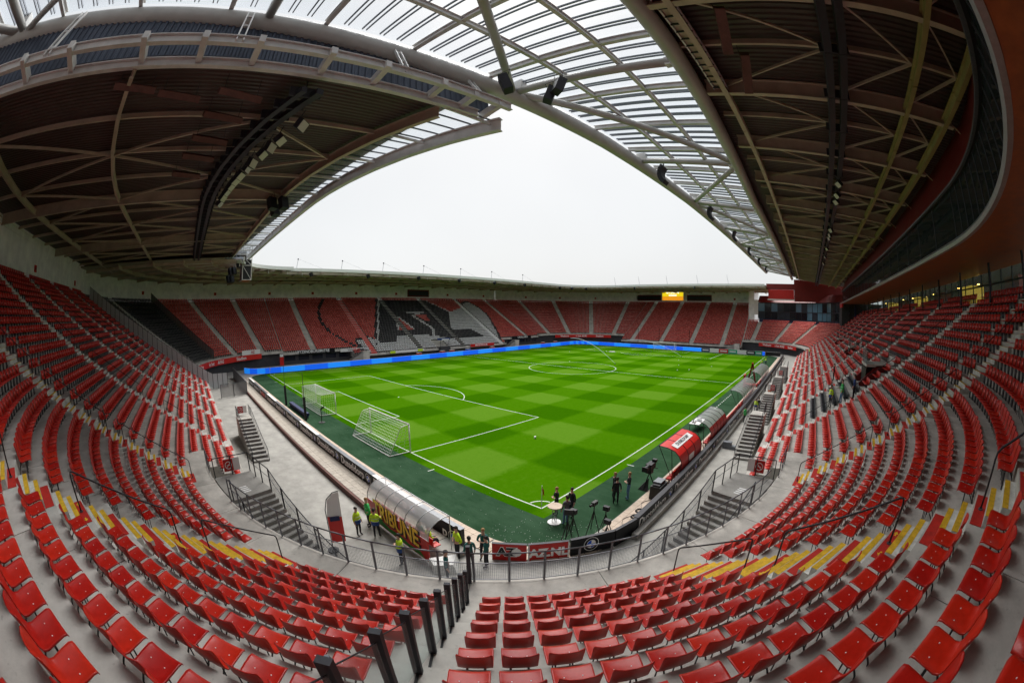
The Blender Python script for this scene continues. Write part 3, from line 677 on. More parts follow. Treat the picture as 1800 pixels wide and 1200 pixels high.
# ------------------------------------------------------------------ front fence of the walkway
fn = thing('walkway_fence', 'grey steel fence with mesh panels along the near corner walkway edge', 'fence')
def fence_bay(a0, a1, R, z, parent, seg='near', mesh_on=True, h=1.1):
    P = lambda t, zz: at(seg, t, R, zz)
    MB().bar(P(a0, z), P(a0, z+h), .045, .06, 'steel_grey').build('fence_post', parent)
    MB().tube([P(a0, z+h+.02), P(a1, z+h+.02)], .026, 'steel_grey', 8).build('top_rail', parent, True)
    MB().tube([P(a0, z+.74), P(a1, z+.74)], .016, 'steel_grey', 6).build('mid_rail', parent); MB().tube([P(a0, z+.08), P(a1, z+.08)], .016, 'steel_grey', 6).build('bottom_rail', parent)
    if mesh_on:
        mb = MB(); L = (P(a1, 0)-P(a0, 0)).length; n = int(L/.055)
        for k in range(1, n): p = P(a0+(a1-a0)*k/n, 0); mb.bar((p.x, p.y, z+.09), (p.x, p.y, z+.73), .006, .006, 'steel_grey')
        for k in range(1, 11): mb.bar(P(a0, z+.08+.06*k), P(a1, z+.08+.06*k), .006, .006, 'steel_grey')
        mb.build('mesh_panel', parent)
A = -88.
while A < -2.5:
    st_ = 2.62
    if not (-83.5 < A < -77.5 or -14.5 < A < -8.5): fence_bay(A, A+st_, RW+.06, ZW, fn, mesh_on=(-64 < A < -28))
    A += st_
MB().bar(at('near', A, RW+.06, ZW), at('near', A, RW+.06, ZW+1.1), .055, .07, 'steel_dark').build('fence_post', fn)

# ------------------------------------------------------------------ stairs from the walkway down to the concourse
def corner_stair(a_land0, a_land1, a_end, lab, lab2):
    s = thing('concourse_stair', lab, 'stairs'); Ri, Ro = 21.0, 23.28; sg = 1 if a_end > a_land1 else -1
    mb = MB(); sweep(mb, stations('near', min(a_land0, a_land1), max(a_land0, a_land1)), [(Ri, 3.15), (Ro, 3.15), (Ro, 3.4), (Ri, 3.4)], 'concrete_dark'); mb.build('landing', s)
    mb = MB(); sweep(mb, stations('near', min(a_land0, a_land1)+.4, max(a_land0, a_land1)-.4), [(Ri+.3, 0), (Ri+.6, 0), (Ri+.6, 3.15), (Ri+.3, 3.15)], 'concrete_dark'); mb.build('pier', s)
    for k in range(4):
        t = a_land0+(a_land1-a_land0)*(.62+.07*k); c, n = base('near', t); tg = Vector((-n.y, n.x, 0)); rot = Matrix((tg, n, Vector((0, 0, 1)))).transposed()
        MB().box(c+n*22.2+Vector((0, 0, 3.405)), (.1, .42, .006), 'white', rot).build('floor_mark', s)
    n_st = 19; da = (a_end-a_land1)/n_st
    for k in range(n_st):
        z = 3.4-(k+1)*3.4/(n_st+1); a0, a1 = a_land1+da*k, a_land1+da*(k+1)
        mb = MB(); sweep(mb, stations('near', min(a0, a1), max(a0, a1)), [(Ri, z-.06), (Ro, z-.06), (Ro, z), (Ri, z)], 'concrete_dark')
        sweep(mb, stations('near', *sorted((a1-da*.12, a1))), [(Ri+.02, z+.001), (Ro-.02, z+.001), (Ro-.02, z+.006), (Ri+.02, z+.006)], 'black')
        sweep(mb, stations('near', *sorted((a0, a0+da*.1))), [(Ri+.01, z+.002), (Ro-.01, z+.002), (Ro-.01, z+.18), (Ri+.01, z+.18)], 'concrete_dark'); mb.build('step', s)
    for R in (Ri+.04, Ro-.03):
        pts = [at('near', a_land0, R, 4.45)] if R < 22 else []
        pts += [at('near', a_land1+(a_end-a_land1)*f, R, 3.4-3.3*f+1.05) for f in (0, .25, .5, .75, 1)]
        r = MB().tube(pts, .026, 'steel_dark', 8).build('stair_rail', s, True)
        MB().tube([p-Vector((0, 0, .45)) for p in pts], .016, 'steel_grey', 6).build('stair_rail', s, True)
        for f in (0, .2, .4, .6, .8, 1):
            p = at('near', a_land1+(a_end-a_land1)*f, R, 3.4-3.3*f); MB().bar(p-Vector((0, 0, .1)), p+Vector((0, 0, 1.04)), .05, .06, 'steel_dark').build('rail_post', s)
        mb = MB()
        for k in range(1, 60):
            f = k/60; p = at('near', a_land1+(a_end-a_land1)*f, R, 3.4-3.3*f); mb.bar(p, p+Vector((0, 0, 1.0)), .012, .012, 'steel_dark')
        if R < 22: mb.build('baluster', s, kind='stuff')
    # landing guard with the no-smoking sign
    for f in (0, .5, 1):
        p = at('near', a_land0, Ri+.05+(Ro-Ri-.1)*f, 3.4); MB().bar(p, p+Vector((0, 0, 1.05)), .05, .06, 'steel_dark').build('rail_post', s)
    MB().tube([at('near', a_land0, Ri+.05, 4.45), at('near', a_land0, Ro-.05, 4.45)], .026, 'steel_dark', 8).build('stair_rail', s)
    for f in (.33, .66): 
        p = at('near', a_land0+(a_land1-a_land0)*f, Ri+.04, 3.4); MB().bar(p, p+Vector((0, 0, 1.05)), .05, .06, 'steel_dark').build('rail_post', s)
    no_smoking(at('near', a_land0-sg*.12, 22.1, 3.95), base('near', a_land0), sg, lab2)
def no_smoking(p, bs, sg, lab):
    c, n = bs; tg = Vector((-n.y, n.x, 0))*sg; rot = Matrix((n, tg, Vector((0, 0, 1)))).transposed()
    s = thing('no_smoking_sign', lab, 'sign', p); x = n*(-sg)
    sb_ = MB().box((0, 0, 0), (1.0, .03, .7), 'white', rot).build('sign_board', s); MB().box(tg*.02+n*.2, (.58, .03, .66), 'red', rot).build('sign_panel', sb_)
    ring = [tg*.045+n*(.2+.2*math.cos(k*math.pi/8))+Vector((0, 0, .2*math.sin(k*math.pi/8))) for k in range(16)]
    MB().tube(ring, .022, 'white', 5, closed=True).build('symbol', sb_)
    MB().bar(tg*.045+n*.06+Vector((0, 0, .14)), tg*.045+n*.34+Vector((0, 0, -.14)), .03, .03, 'white').build('symbol', sb_)
    MB().bar(tg*.04+n*.1+Vector((0, 0, .0)), tg*.04+n*.3+Vector((0, 0, .0)), .03, .03, 'white').build('symbol', sb_)
corner_stair(-83, -75, -60.5, 'grey concrete stair with railings left of the near corner walkway', 'red no-smoking sign on the left stair landing')
corner_stair(-8, -16, -30.5, 'grey concrete stair with railings right of the near corner walkway', 'red no-smoking sign on the right stair landing')
def side_stair(seg, t_top, t_bot, R0, z_top, lab, sign_lab=None):
    """a straight flight along the foot of a stand"""
    s = thing('concourse_stair', lab, 'stairs'); n = max(4, int(z_top/.17)); d = (t_bot-t_top)/n; sg = 1 if d > 0 else -1
    mb = MB(); sweep(mb, stations(seg, *sorted((t_top-sg*1.8, t_top))), [(R0-1.5, 0), (R0, 0), (R0, z_top), (R0-1.5, z_top)], 'concrete'); mb.build('landing', s)
    for k in range(n):
        z = z_top*(1-(k+1)/(n+1)); mb = MB(); a, b = sorted((t_top+d*k, t_top+d*(k+1))); sweep(mb, stations(seg, a, b), [(R0-1.5, 0), (R0, 0), (R0, z), (R0-1.5, z)], 'concrete_dark')
        a, b = sorted((t_top+d*(k+.0), t_top+d*(k+.3))); sweep(mb, stations(seg, a, b), [(R0-1.48, z+.001), (R0-.02, z+.001), (R0-.02, z+.008), (R0-1.48, z+.008)], 'black'); mb.build('step', s)
    for R in (R0-1.46, R0-.04):
        a, b = at(seg, t_top-sg*1.8, R, z_top+1), at(seg, t_top, R, z_top+1); c = at(seg, t_bot, R, 1.0)
        MB().tube([a, b, c, c-Vector((0, 0, .9))], .026, 'steel_dark', 7).build('stair_rail', s, True); mb = MB()
        for p0, p1, m_ in ((a, b, 9), (b, c, 18)):
            for k in range(m_+1): p = p0+(p1-p0)*(k/m_); mb.bar(p, p-Vector((0, 0, .95)), .016, .016, 'steel_dark')
        mb.build('baluster', s, kind='stuff')
    if sign_lab:
        c, nn = base(seg, t_top-sg*1.75); no_smoking(at(seg, t_top-sg*1.75, R0-.75, z_top+.55), (c, nn), sg, sign_lab)
side_stair('left', -25.5, -18.5, 19.2, 2.0, 'grey stair with railing along the foot of the goal-end stand', 'red no-smoking sign above the goal-end stair')
side_stair('right', 22.0, 15.0, 20.1, 2.2, 'grey stair at the foot of the main stand nearest the corner', None)
side_stair('right', 33.5, 27.0, 20.1, 2.2, 'second grey stair at the foot of the main stand', 'red no-smoking sign on the second main stand stair')
side_stair('right', 48.5, 42.0, 20.1, 2.2, 'third grey stair at the foot of the main stand', 'red no-smoking sign on the third main stand stair')
side_stair('right', 63.5, 57.0, 20.1, 2.2, 'fourth grey stair at the foot of the main stand near the far benches', None)
# ------------------------------------------------------------------ roof over the goal-end stand (ribbed deck, rafters, clear strip)
def warp(x): return 0. if x < -24 else 3.4*((x+24)/22.)**2
def zr(y0): return 22.45+.045*(y0+5.3)
def RP(x, y0, dz=0.): return Vector((x, y0+warp(x), zr(y0)+dz))
def poly_x(x0, x1, y0, dz, n=16): return [RP(x0+(x1-x0)*k/n, y0, dz) for k in range(n+1)]
roofL = thing('stand_roof', 'dark ribbed roof with brown beams over the goal-end stand', 'roof')
mb = MB(); vs = []; fs = []; ys = [-8.9, -16, -25, -35, -46.5]; x = -2.6; k = 0
while x > -61:
    for dx, dz in ((0, .45), (.14, .45), (.19, .53), (.30, .53)):
        for y in ys: vs.append(RP(x-dx, y, dz))
    x -= .36
n = len(ys)
for a in range(len(vs)//n-1):
    for b in range(n-1): fs.append((a*n+b, a*n+b+1, (a+1)*n+b+1, (a+1)*n+b))
mb.add(vs, fs, 'deck'); mb.build('ribbed_deck', roofL)
mb = MB(); mb.add([RP(-2.2, -8, .62), RP(-61, -8, .62), RP(-61, -46.5, .62), RP(-24, -46.5, .62), RP(-2.2, -46.5, .62)], [(0, 1, 2, 3, 4)], 'deck'); mb.build('roof_skin', roofL)
raft = [-7.2-4.95*k for k in range(11)]
for k, x in enumerate(raft):
    deep = (k % 4 == 3)
    for a, b in zip(ys, ys[1:]):
        mb = MB(); (mb.bar if not deep else mb.ibeam)(RP(x, a, .18 if not deep else -.05), RP(x, b, .18 if not deep else -.05), .16 if not deep else .3, .26 if not deep else .95, 'beam_paint'); mb.build('rafter', roofL)
for y0, w, h, m in ((-25, .22, .45, 'beam_paint'), (-35, .24, .5, 'beam_paint'), (-40, .3, .6, 'beam_paint'), (-45, .3, .5, 'beam_paint'), (-8.9, .28, .7, 'beam_paint')):
    P = poly_x(-2.4, -70, y0, -.12)
    for a, b in zip(P, P[1:]): mb = MB(); mb.ibeam(a, b, w, h, m); mb.build('purlin', roofL)
for k, x in enumerate(raft):
    for y, yy, sgn in ((-25, -16, 1), (-9, -16, 1), (-25, -35, 1)):
        if (k % 2) == 1:
            for dx in (-4.95, 4.95):
                if x+dx > -2.6: continue
                MB().bar(RP(x, y, -.02), RP(x+dx, yy, -.02), .12, .16, 'beam_paint').build('brace', roofL)
P = poly_x(-1.6, -72, -5.3, -.1, 20)
for a, b in zip(P, P[1:]): mb = MB(); mb.ibeam(a, b, .4, .85, 'beam_white', .06); mb.build('edge_beam', roofL)
x = -2.2; k = 0
while x > -71:
    a, b, c, d = RP(x-.03, -8.7, .38), RP(x-1.17, -8.7, .38), RP(x-1.17, -5.4, .36), RP(x-.03, -5.4, .36)
    MB().quad(a, b, c, d, 'polycarbonate').build('roof_pane', roofL)
    MB().bar(RP(x, -8.7, .33), RP(x, -5.4, .33), .06, .09, 'steel_grey').build('glazing_bar', roofL)
    if k % 4 == 0: MB().bar(RP(x, -8.7, .15), RP(x, -5.4, .05), .12, .16, 'beam_white').build('bracket', roofL)
    x -= 1.2; k += 1
MB().add([RP(-2.2, -7.1, .27), RP(-40, -7.1, .27), RP(-71, -7.1, .27), RP(-71, -7.0, .34), RP(-40, -7.0, .34), RP(-2.2, -7.0, .34)], [(0, 1, 4, 5), (1, 2, 3, 4)], 'steel_grey').build('glazing_bar', roofL)
# end girder beside the big tube
for xx, m in ((-1.15, 'beam_white'), (-2.35, 'beam_white')):
    Pg = [Vector((xx+.35*max(0, (y+14)/12), y, zr(y)+.62 if xx > -2 else zr(y)+.2)) for y in (-44, -36, -28, -20, -12, -5, -1.8 if xx > -2 else -3.2)]
    for a, b in zip(Pg, Pg[1:]): mb = MB(); mb.ibeam(a, b, .30, .46, m, .045); mb.build('end_girder', roofL)
for k, y in enumerate((-40, -33.5, -28.5, -25.5, -21.5, -18.6, -16, -12.6, -9.8, -6.5, -4.4, -2.6)):
    MB().bar((-.75, y, zr(y)+.62), (-2.5, y, zr(y)+.32), .30, .42, 'beam_white').build('girder_tie', roofL)
for y in (-27, -17, -8.6, -3.6):
    mb = MB()
    for s in (-.16, .16): mb.bar((-.95, y+s, zr(y)+.5), (-2.6, y+s, 25.5), .07, .14, 'beam_white')
    for f in (.15, .5, .85): mb.bar((-.95-1.65*f, y-.16, zr(y)+.5+(25.0-zr(y))*f), (-.95-1.65*f, y+.16, zr(y)+.5+(25.0-zr(y))*f), .1, .1, 'beam_white')
    mb.build('hanger', roofL)
mb = MB(); vs = []; fs = []; y = -46.
while y < -2.2:
    for dy, dx in ((0, 0), (.16, 0), (.21, .07), (.33, .07)):
        yy = y+dy; vs += [Vector((-2.75+dx+.35*max(0, (yy+14)/12), yy, zr(yy)+.5)), Vector((-3.25+dx+.6*max(0, (yy+12)/12), yy, 25.3))]
    y += .38
mb.add(vs, [(2*k, 2*k+2, 2*k+3, 2*k+1) for k in range(len(vs)//2-1)], 'deck_blue'); mb.build('closing_sheet', roofL)
MB().add([(-60.9, -6, 21.3), (-60.9, -46.5, 20.6), (-60.9, -46.5, 21.6), (-60.9, -6, 23.2)], [(0, 1, 2, 3)], 'deck').build('closing_sheet', roofL)
# lighting catwalk hung under that roof
cw = thing('lighting_catwalk', 'dark cable catwalk carrying floodlights under the goal-end roof', 'catwalk')
for y0, w in ((-15.6, .35), (-16.4, .28)):
    P = poly_x(-2.4, -74, y0, -.55, 20)
    for a, b in zip(P, P[1:]): MB().bar(a, b, w, .3, 'steel_dark').build('cable_tray', cw)
x = -3
while x > -60:
    mb = MB(); mb.bar(RP(x, -15.2, -.4), RP(x, -16.8, -.4), .1, .5, 'steel_dark'); mb.bar(RP(x, -16, -.4), RP(x, -16, .3), .06, .06, 'steel_dark'); mb.build('hanger', cw); x -= 1.35
def floodlight(p, yaw, tilt, lab, grp, s=1.):
    t = thing('floodlight', lab, 'floodlight', p, grp); rot = Matrix.Rotation(yaw+random.uniform(-.25, .25), 3, 'Z') @ Matrix.Rotation(tilt+random.uniform(-.2, .3), 3, 'X')
    hs_ = MB().box((0, 0, 0), (.62*s, .28*s, .5*s), 'speaker', rot).build('housing', t)
    MB().box(rot @ Vector((0, .15*s, 0)), (.56*s, .02, .44*s), 'lens', rot).build('lens', hs_)
    for sx in (-.34, .34): MB().bar(rot @ Vector((sx*s, 0, 0)), Vector((sx*s, 0, .6*s)), .03, .05, 'steel_dark').build('yoke_arm', t)
for k, x in enumerate((-4.6, -6.7, -7.9, -9.0, -10.6, -11.5, -13, -14.2, -15.5, -16.9, -18.5, -20.2)):
    floodlight(RP(x, -15.0, -1.35), -.6, -.75, f'{ordn[k]} floodlight on the goal-end catwalk counting from the big white tube', 'floodlights on the goal-end catwalk', 1.15)
for k, (x, y) in enumerate(((-3.4, -22.5), (-4.1, -20.0), (-3.6, -16.9), (-6.0, -17.2), (-9.0, -17.4), (-11.8, -17.8), (-15.2, -18.4))):
    h = thing('hanging_heater', f'{ordn[k]} long brown heater box hanging under the goal-end roof', 'heater', (x, y+warp(x)*.3, 21.3), 'long heater boxes under the goal-end roof'); rot = Matrix.Rotation(.22, 3, 'Z') @ Matrix.Rotation(.6, 3, 'Y')
    MB().box((0, 0, 0), (.5, 2.3, .32), 'kerb_brown', rot).build('heater_box', h)
    for sy in (-.9, .9): MB().bar(rot @ Vector((0, sy, .1)), rot @ Vector((0, sy, .1))+Vector((0, 0, 1.3)), .03, .03, 'steel_dark').build('hanger', h)
# ------------------------------------------------------------------ roof running round the far corner stands
roofF = thing('stand_roof', 'thin edged brown roof running round the far long side and corner', 'roof')
roofE = thing('stand_roof', 'thin edged brown roof over the opposite goal-end stand behind the scoreboard', 'roof')
def ring_roof(parent, parts):
    for seg, t0, t1, Rf in parts:
        st = stations(seg, t0, t1)
        if seg in ('far', 'end'): st = [(seg, t0+(t1-t0)*k/12) for k in range(13)]
        Rd = Rf+3.6; mb = MB(); sweep(mb, st, [(Rd, 21.5), (Rd, 21.6), (47, 20.9), (47, 20.7)], 'deck_far_lit'); mb.build('roof_deck', parent)
        for a, b in zip(st, st[1:]): mb = MB(); sweep(mb, [a, b], [(Rf+.03, 21.66), (Rf+.03, 21.68), (Rd+.1, 21.63), (Rd+.1, 21.61)], 'polycarbonate'); mb.build('roof_pane', parent)
        mb = MB(); sweep(mb, st, [(Rf-.25, 21.05), (Rf+.02, 21.0), (Rf+.02, 21.72), (Rf-.25, 21.72)], 'white'); mb.build('gutter', parent)
        mb = MB(); sweep(mb, st, [(Rf+.2, 21.02), (Rf+1.2, 21.1), (Rf+1.2, 21.2), (Rf+.2, 21.14)], 'beam_white'); mb.build('edge_strip', parent)
        for Rm, z in ((19.5, 21.1), (25, 21.0), (31, 20.8), (38, 20.55)):
            if Rm < Rf+1: continue
            mb = MB(); sweep(mb, st, [(Rm-.12, z-.35), (Rm+.12, z-.35), (Rm+.12, z+.25), (Rm-.12, z+.25)], 'beam_paint'); mb.build('purlin', parent)
        L = abs(t1-t0) if seg in ('far', 'end') else R_(abs(t1-t0))*32; n = max(3, int(L/5.5))
        for k in range(n):
            t = t0+(t1-t0)*(k+.5)/n; MB().bar(at(seg, t, Rf+.3, 21.3), at(seg, t, 46.5, 20.45), .2, .5, 'beam_paint').build('rafter', parent)
            t2 = t0+(t1-t0)*(k+1.5)/n
            if k < n-1: MB().bar(at(seg, t, 19.5, 21.2), at(seg, t2, 31, 20.8), .1, .1, 'beam_white').build('brace', parent)
            if k % 2 == 0: MB().bar(at(seg, t, Rf+.6, 21.3), at(seg, t, Rf+.6, 20.2), .1, .1, 'beam_white').build('drop_rod', parent)
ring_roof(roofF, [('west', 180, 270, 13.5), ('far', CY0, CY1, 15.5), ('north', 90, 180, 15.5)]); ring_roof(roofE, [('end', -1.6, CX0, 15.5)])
for k, y in enumerate((8.5, 20, 31.5, 44, 57, 69.5, 84)):
    m_ = thing('roof_mast', f'{ordn[k]} thin mast on the far long roof counting from the black seats', 'mast', (-76, y, 21.5), 'thin stayed masts on the far roof')
    MB().tube([(0, 0, 0), (-.3, .55, 2.7)], .06, 'steel_light', 6).build('mast_pole', m_)
    MB().tube([(-.3, .55, 2.7), (-1.5, 9.0, .2)], .02, 'steel_grey', 4).build('stay_cable', m_); MB().box((-.3, .5, 2.65), (.2, .25, .3), 'steel_dark').build('mast_head', m_)
for k, x in enumerate((-58, -48, -37, -25.5, -14.5)):
    m_ = thing('roof_mast', f'{ordn[k]} thin mast on the scoreboard stand roof', 'mast', (x, 116, 21.5), 'thin masts on the scoreboard stand roof')
    MB().tube([(0, 0, 0), (-.6, .2, 2.8)], .06, 'steel_light', 6).build('mast_pole', m_); MB().tube([(-.6, .2, 2.8), (-.62, .2, 3.4)], .025, 'steel_grey', 4).build('mast_tip', m_)
FS = 'small dark speakers under the far roofs'
k = 0
for seg, ts, R in (('far', (12, 27, 42, 56, 70, 84), 17.5), ('north', (165, 148, 130), 17.5), ('end', (-50, -27), 17.5)):
    for j, t in enumerate(ts):
        s = thing('roof_speaker', f'{ordn[j]} small dark speaker under the {seg_word[seg]} roof edge', 'speaker', at(seg, t, R, 20.6), FS); MB().box((0, 0, 0), (.7, .7, .9), 'speaker', Matrix.Rotation(.4, 3, 'X')).build('cabinet', s); MB().bar((0, 0, .4), (0, 0, 1.1), .08, .08, 'steel_dark').build('bracket', s)

# ------------------------------------------------------------------ tube roof of the main stand
def lerp_tab(tab, y):
    for (a, xa), (b, xb) in zip(tab, tab[1:]):
        if y <= b: return xa+(xb-xa)*max(0, (y-a))/(b-a)
    return tab[-1][1]
T1T = [(-60, -3.5), (-20, -3.4), (-8, -3.0), (0, -2.3), (10, -1.6), (30, -1.0), (60, -.85), (130, -.85)]; T2T = [(-60, 9.6), (-4, 9.1), (10, 8.45), (25, 7.85), (130, 7.85)]
def T1(y, dz=0.): return Vector((lerp_tab(T1T, y), y, 25.5+dz))
def T2(y, dz=0.): return Vector((lerp_tab(T2T, y), y, 23.8+dz))
def GL(f, y, dz=0.):
    a, b = T1(y), T2(y); return Vector((a.x+(b.x-a.x)*f, y, 26.35+(24.75-26.35)*f+dz))
roofM = thing('main_stand_roof', 'clear panel roof on big white steel tubes over the main stand', 'roof')
ysm = [-50+4*k for k in range(43)]
MB().tube([T1(y) for y in ysm if y < 118], .56, 'tube_paint', 28).build('main_tube', roofM, True)
MB().tube([T2(y) for y in ysm if y < 121], .46, 'tube_paint', 24).build('main_tube', roofM, True)
for k, y in enumerate(range(-48, 118, 16)):
    MB().tube([T1(y, .25), T2(y, .3)], .25, 'tube_paint', 14).build('strut', roofM, True)
    if k % 2 == 1:
        for dy in (-16, 16):
            if -50 < y+dy < 118: MB().tube([T1(y, .2), T2(y+dy, .3)], .25, 'tube_paint', 14).build('strut', roofM, True)
    mb = MB(); a = T1(y); mb.box(a+Vector((.5, 0, .55)), (.9, .5, .7), 'beam_white'); mb.build('node_plate', roofM)
    mb = MB(); a = T2(y); mb.box(a+Vector((-.5, 0, .4)), (.7, .4, .5), 'beam_white'); mb.build('node_plate', roofM)
for f in (.36, .69):
    Py = [GL(f, -50+6*k, -.25) for k in range(29)]
    for a, b in zip(Py, Py[1:]):
        if b.y < 120: mb = MB(); mb.ibeam(a, b, .22, .34, 'beam_white', .035); mb.build('purlin', roofM)
ry = [-50.3+5.35*k for k in range(32)]
for k, y in enumerate(ry):
    for f0, f1 in ((.02, .36), (.36, .69), (.69, .99)): mb = MB(); mb.ibeam(GL(f0, y, -.18), GL(f1, y, -.18), .26, .36, 'beam_white', .035); mb.build('rafter', roofM)
    if k+1 < len(ry):
        for j in range(1, 5):
            yy = y+5.35*j/5; MB().bar(GL(.03, yy-.1, .0), GL(.99, yy-.1, .0), .07, .1, 'steel_grey').build('glazing_bar', roofM); MB().bar(GL(.03, yy+.14, .0), GL(.99, yy+.14, .0), .06, .1, 'steel_grey').build('glazing_bar', roofM)
        for f0, f1 in ((.0, .355), (.365, .685), (.695, .995)):
            MB().quad(GL(f0, y+.05, .08), GL(f1, y+.05, .08), GL(f1, y+5.3, .08), GL(f0, y+5.3, .08), 'polycarbonate').build('roof_pane', roofM)
# dark ribbed deck behind the second tube
def DK(x, y, dz=0.): return Vector((x, y, 24.55-.155*(x-9)+dz))
mb = MB(); vs = []; fs = []; y = -50.; xs = [9.4, 17, 22, 27.5]
while y < 122:
    for dy, dz in ((0, .1), (.16, .1), (.22, .19), (.34, .19)):
        for x in xs: vs.append(DK(x if x > 10 else lerp_tab(T2T, y)+.15, y+dy, dz))
    y += .4
n = len(xs)
for a in range(len(vs)//n-1):
    for b in range(n-1): fs.append((a*n+b, a*n+b+1, (a+1)*n+b+1, (a+1)*n+b))
mb.add(vs, fs, 'deck'); mb.build('ribbed_deck', roofM)
MB().quad(DK(9.5, -50, .3), DK(28, -50, .3), DK(28, 122, .3), DK(8.2, 122, .3), 'deck').build('roof_skin', roofM)
mb = MB(); vs = []
for y in ysm:
    if y < 122: vs += [T2(y, .42), DK(lerp_tab(T2T, y)+.35, y, .2)]
mb.add(vs, [(2*k, 2*k+1, 2*k+3, 2*k+2) for k in range(len(vs)//2-1)], 'deck'); mb.build('closing_strip', roofM)
for k in range(21):
    y = -45+8.0*k
    mb = MB(); mb.ibeam(DK(9.3, y, -.45), DK(24.2, y, -.45), .34, .95, 'beam_paint', .06); mb.build('main_rafter', roofM)
    MB().bar(DK(9.3, y+4, -.15), DK(24.2, y+4, -.15), .16, .3, 'beam_paint').build('rafter', roofM)
    for (xa, xb) in ((10.4, 16.6), (16.9, 21), (21, 23.6)):
        MB().bar(DK(xa, y, -.4), DK(xb, y+4, -.3), .1, .14, 'beam_paint').build('brace', roofM); MB().bar(DK(xa, y+8, -.4), DK(xb, y+4, -.3), .1, .14, 'beam_paint').build('brace', roofM)
    MB().tube([DK(23.8, y, -.4), DK(25.6, y+.6, -1.2)], .05, 'beam_paint', 6).build('stay', roofM)
for x, w, h, m in ((10.4, .3, .5, 'beam_paint'), (21, .3, .42, 'beam_yellow'), (23.6, .34, .5, 'beam_yellow')):
    for k in range(21): y = -48+8*k; mb = MB(); mb.ibeam(DK(x, y, -.75), DK(x, y+7.9, -.75), w, h, m, .05); mb.build('purlin', roofM)
cw2 = thing('lighting_catwalk', 'dark double cable catwalk under the main stand roof', 'catwalk')
for x in (16.35, 17.05):
    for k in range(42): y = -46+4*k; MB().bar(DK(x, y, -1.2), DK(x, y+3.95, -1.2), .38, .3, 'steel_dark').build('cable_tray', cw2)
for k in range(30): MB().bar(DK(16.0, -6+4*k, -1.05), DK(17.4, -6+4*k, -1.05), .1, .5, 'steel_dark').build('hanger', cw2)
gr = thing('service_grating', 'pale service grating with rungs beside the second roof tube', 'grating')
for x in (9.75, 10.55): MB().bar(DK(x, -30, -.55), DK(x, 3, -.55), .08, .16, 'beam_white').build('side_rail', gr)
MB().quad(DK(9.8, -30, -.5), DK(10.5, -30, -.5), DK(10.5, 3, -.5), DK(9.8, 3, -.5), 'beam_paint').build('floor_sheet', gr)
for k in range(55): MB().bar(DK(9.75, -29.7+.6*k, -.62), DK(10.55, -29.7+.6*k, -.62), .07, .08, 'steel_dark').build('rung', gr)
for k, y in enumerate((14, 17, 19, 31, 34, 36, 44, 52, 60)):
    floodlight(DK(16.9, y, -1.9), 1.9, -.7, f'{ordn[k]} floodlight on the main stand catwalk counting from the corner', 'floodlights on the main stand catwalk', 1.0)
for k, (x, y) in enumerate(((12.0, -3.2), (12.1, .4))):
    h = thing('hanging_heater', f'{"upper" if k == 0 else "lower"} brown heater box hanging under the main stand roof by the second tube', 'heater', (x, y, 22.9), 'heater boxes under the main stand roof'); rot = Matrix.Rotation(.25, 3, 'Z') @ Matrix.Rotation(-.45, 3, 'X')
    MB().box((0, 0, 0), (.45, 2.3, .32), 'kerb_brown', rot).build('heater_box', h); MB().bar((0, -.9, .2), (0, -.9, 1.3), .03, .03, 'steel_dark').build('hanger', h); MB().bar((0, .9, -.3), (0, .9, 1.2), .03, .03, 'steel_dark').build('hanger', h)
# loudspeakers at the tube
def box_speaker(p, yaw, lab, s=1.):
    t = thing('hanging_speaker', lab, 'speaker', p, 'black speakers hanging at the roof tubes'); rot = Matrix.Rotation(yaw, 3, 'Z') @ Matrix.Rotation(-.35, 3, 'X')
    cb_ = MB().box((0, 0, 0), (.72*s, .5*s, 1.05*s), 'speaker', rot).build('cabinet', t); MB().box(rot @ Vector((0, .26*s, 0)), (.62*s, .02, .95*s), 'black', rot).build('grille', cb_)
    MB().tube([rot @ Vector((-.38*s, 0, .2)), Vector((-.3*s, 0, .9*s)), Vector((.3*s, 0, .9*s)), rot @ Vector((.38*s, 0, .2))], .02, 'steel_dark', 5).build('yoke', t)
box_speaker((1.0, -4.1, 23.1), 2.3, 'black speaker hanging from the inclined strut above the corner', .95); box_speaker((1.55, -1.2, 23.5), -.8, 'black speaker under the tube node nearer the pitch', .95); box_speaker((2.25, -1.3, 23.8), -.5, 'black speaker under the tube node nearer the main stand', .95)
for j, (x, y) in enumerate(((-21.4, -9.8), (-21.0, -8.8), (-23.6, -9.0))): box_speaker((x, y, 21.2), 2.0, f'{ordn[j]} dark speaker of the trio under the goal-end clear strip', 1.1)
for j, y in enumerate((17.5, 33.5, 49.5, 65.5, 81.5, 97.5)):
    t = thing('line_array', f'{ordn[j]} curved black speaker array along the front roof tube', 'speaker', T1(y, -1.0)+Vector((1.9, 0, 0)), 'curved speaker arrays along the front tube')
    for k in range(7):
        a = R_(-50+k*17); rot = Matrix.Rotation(a, 3, 'Y'); MB().box((-.85*math.cos(a)+.6, 0, .95*math.sin(a)), (.42, 1.1, .27), 'speaker', rot).build('cabinet', t)
    MB().bar((.1, 0, .6), (.1, 0, 1.2), .1, .1, 'steel_dark').build('bracket', t)
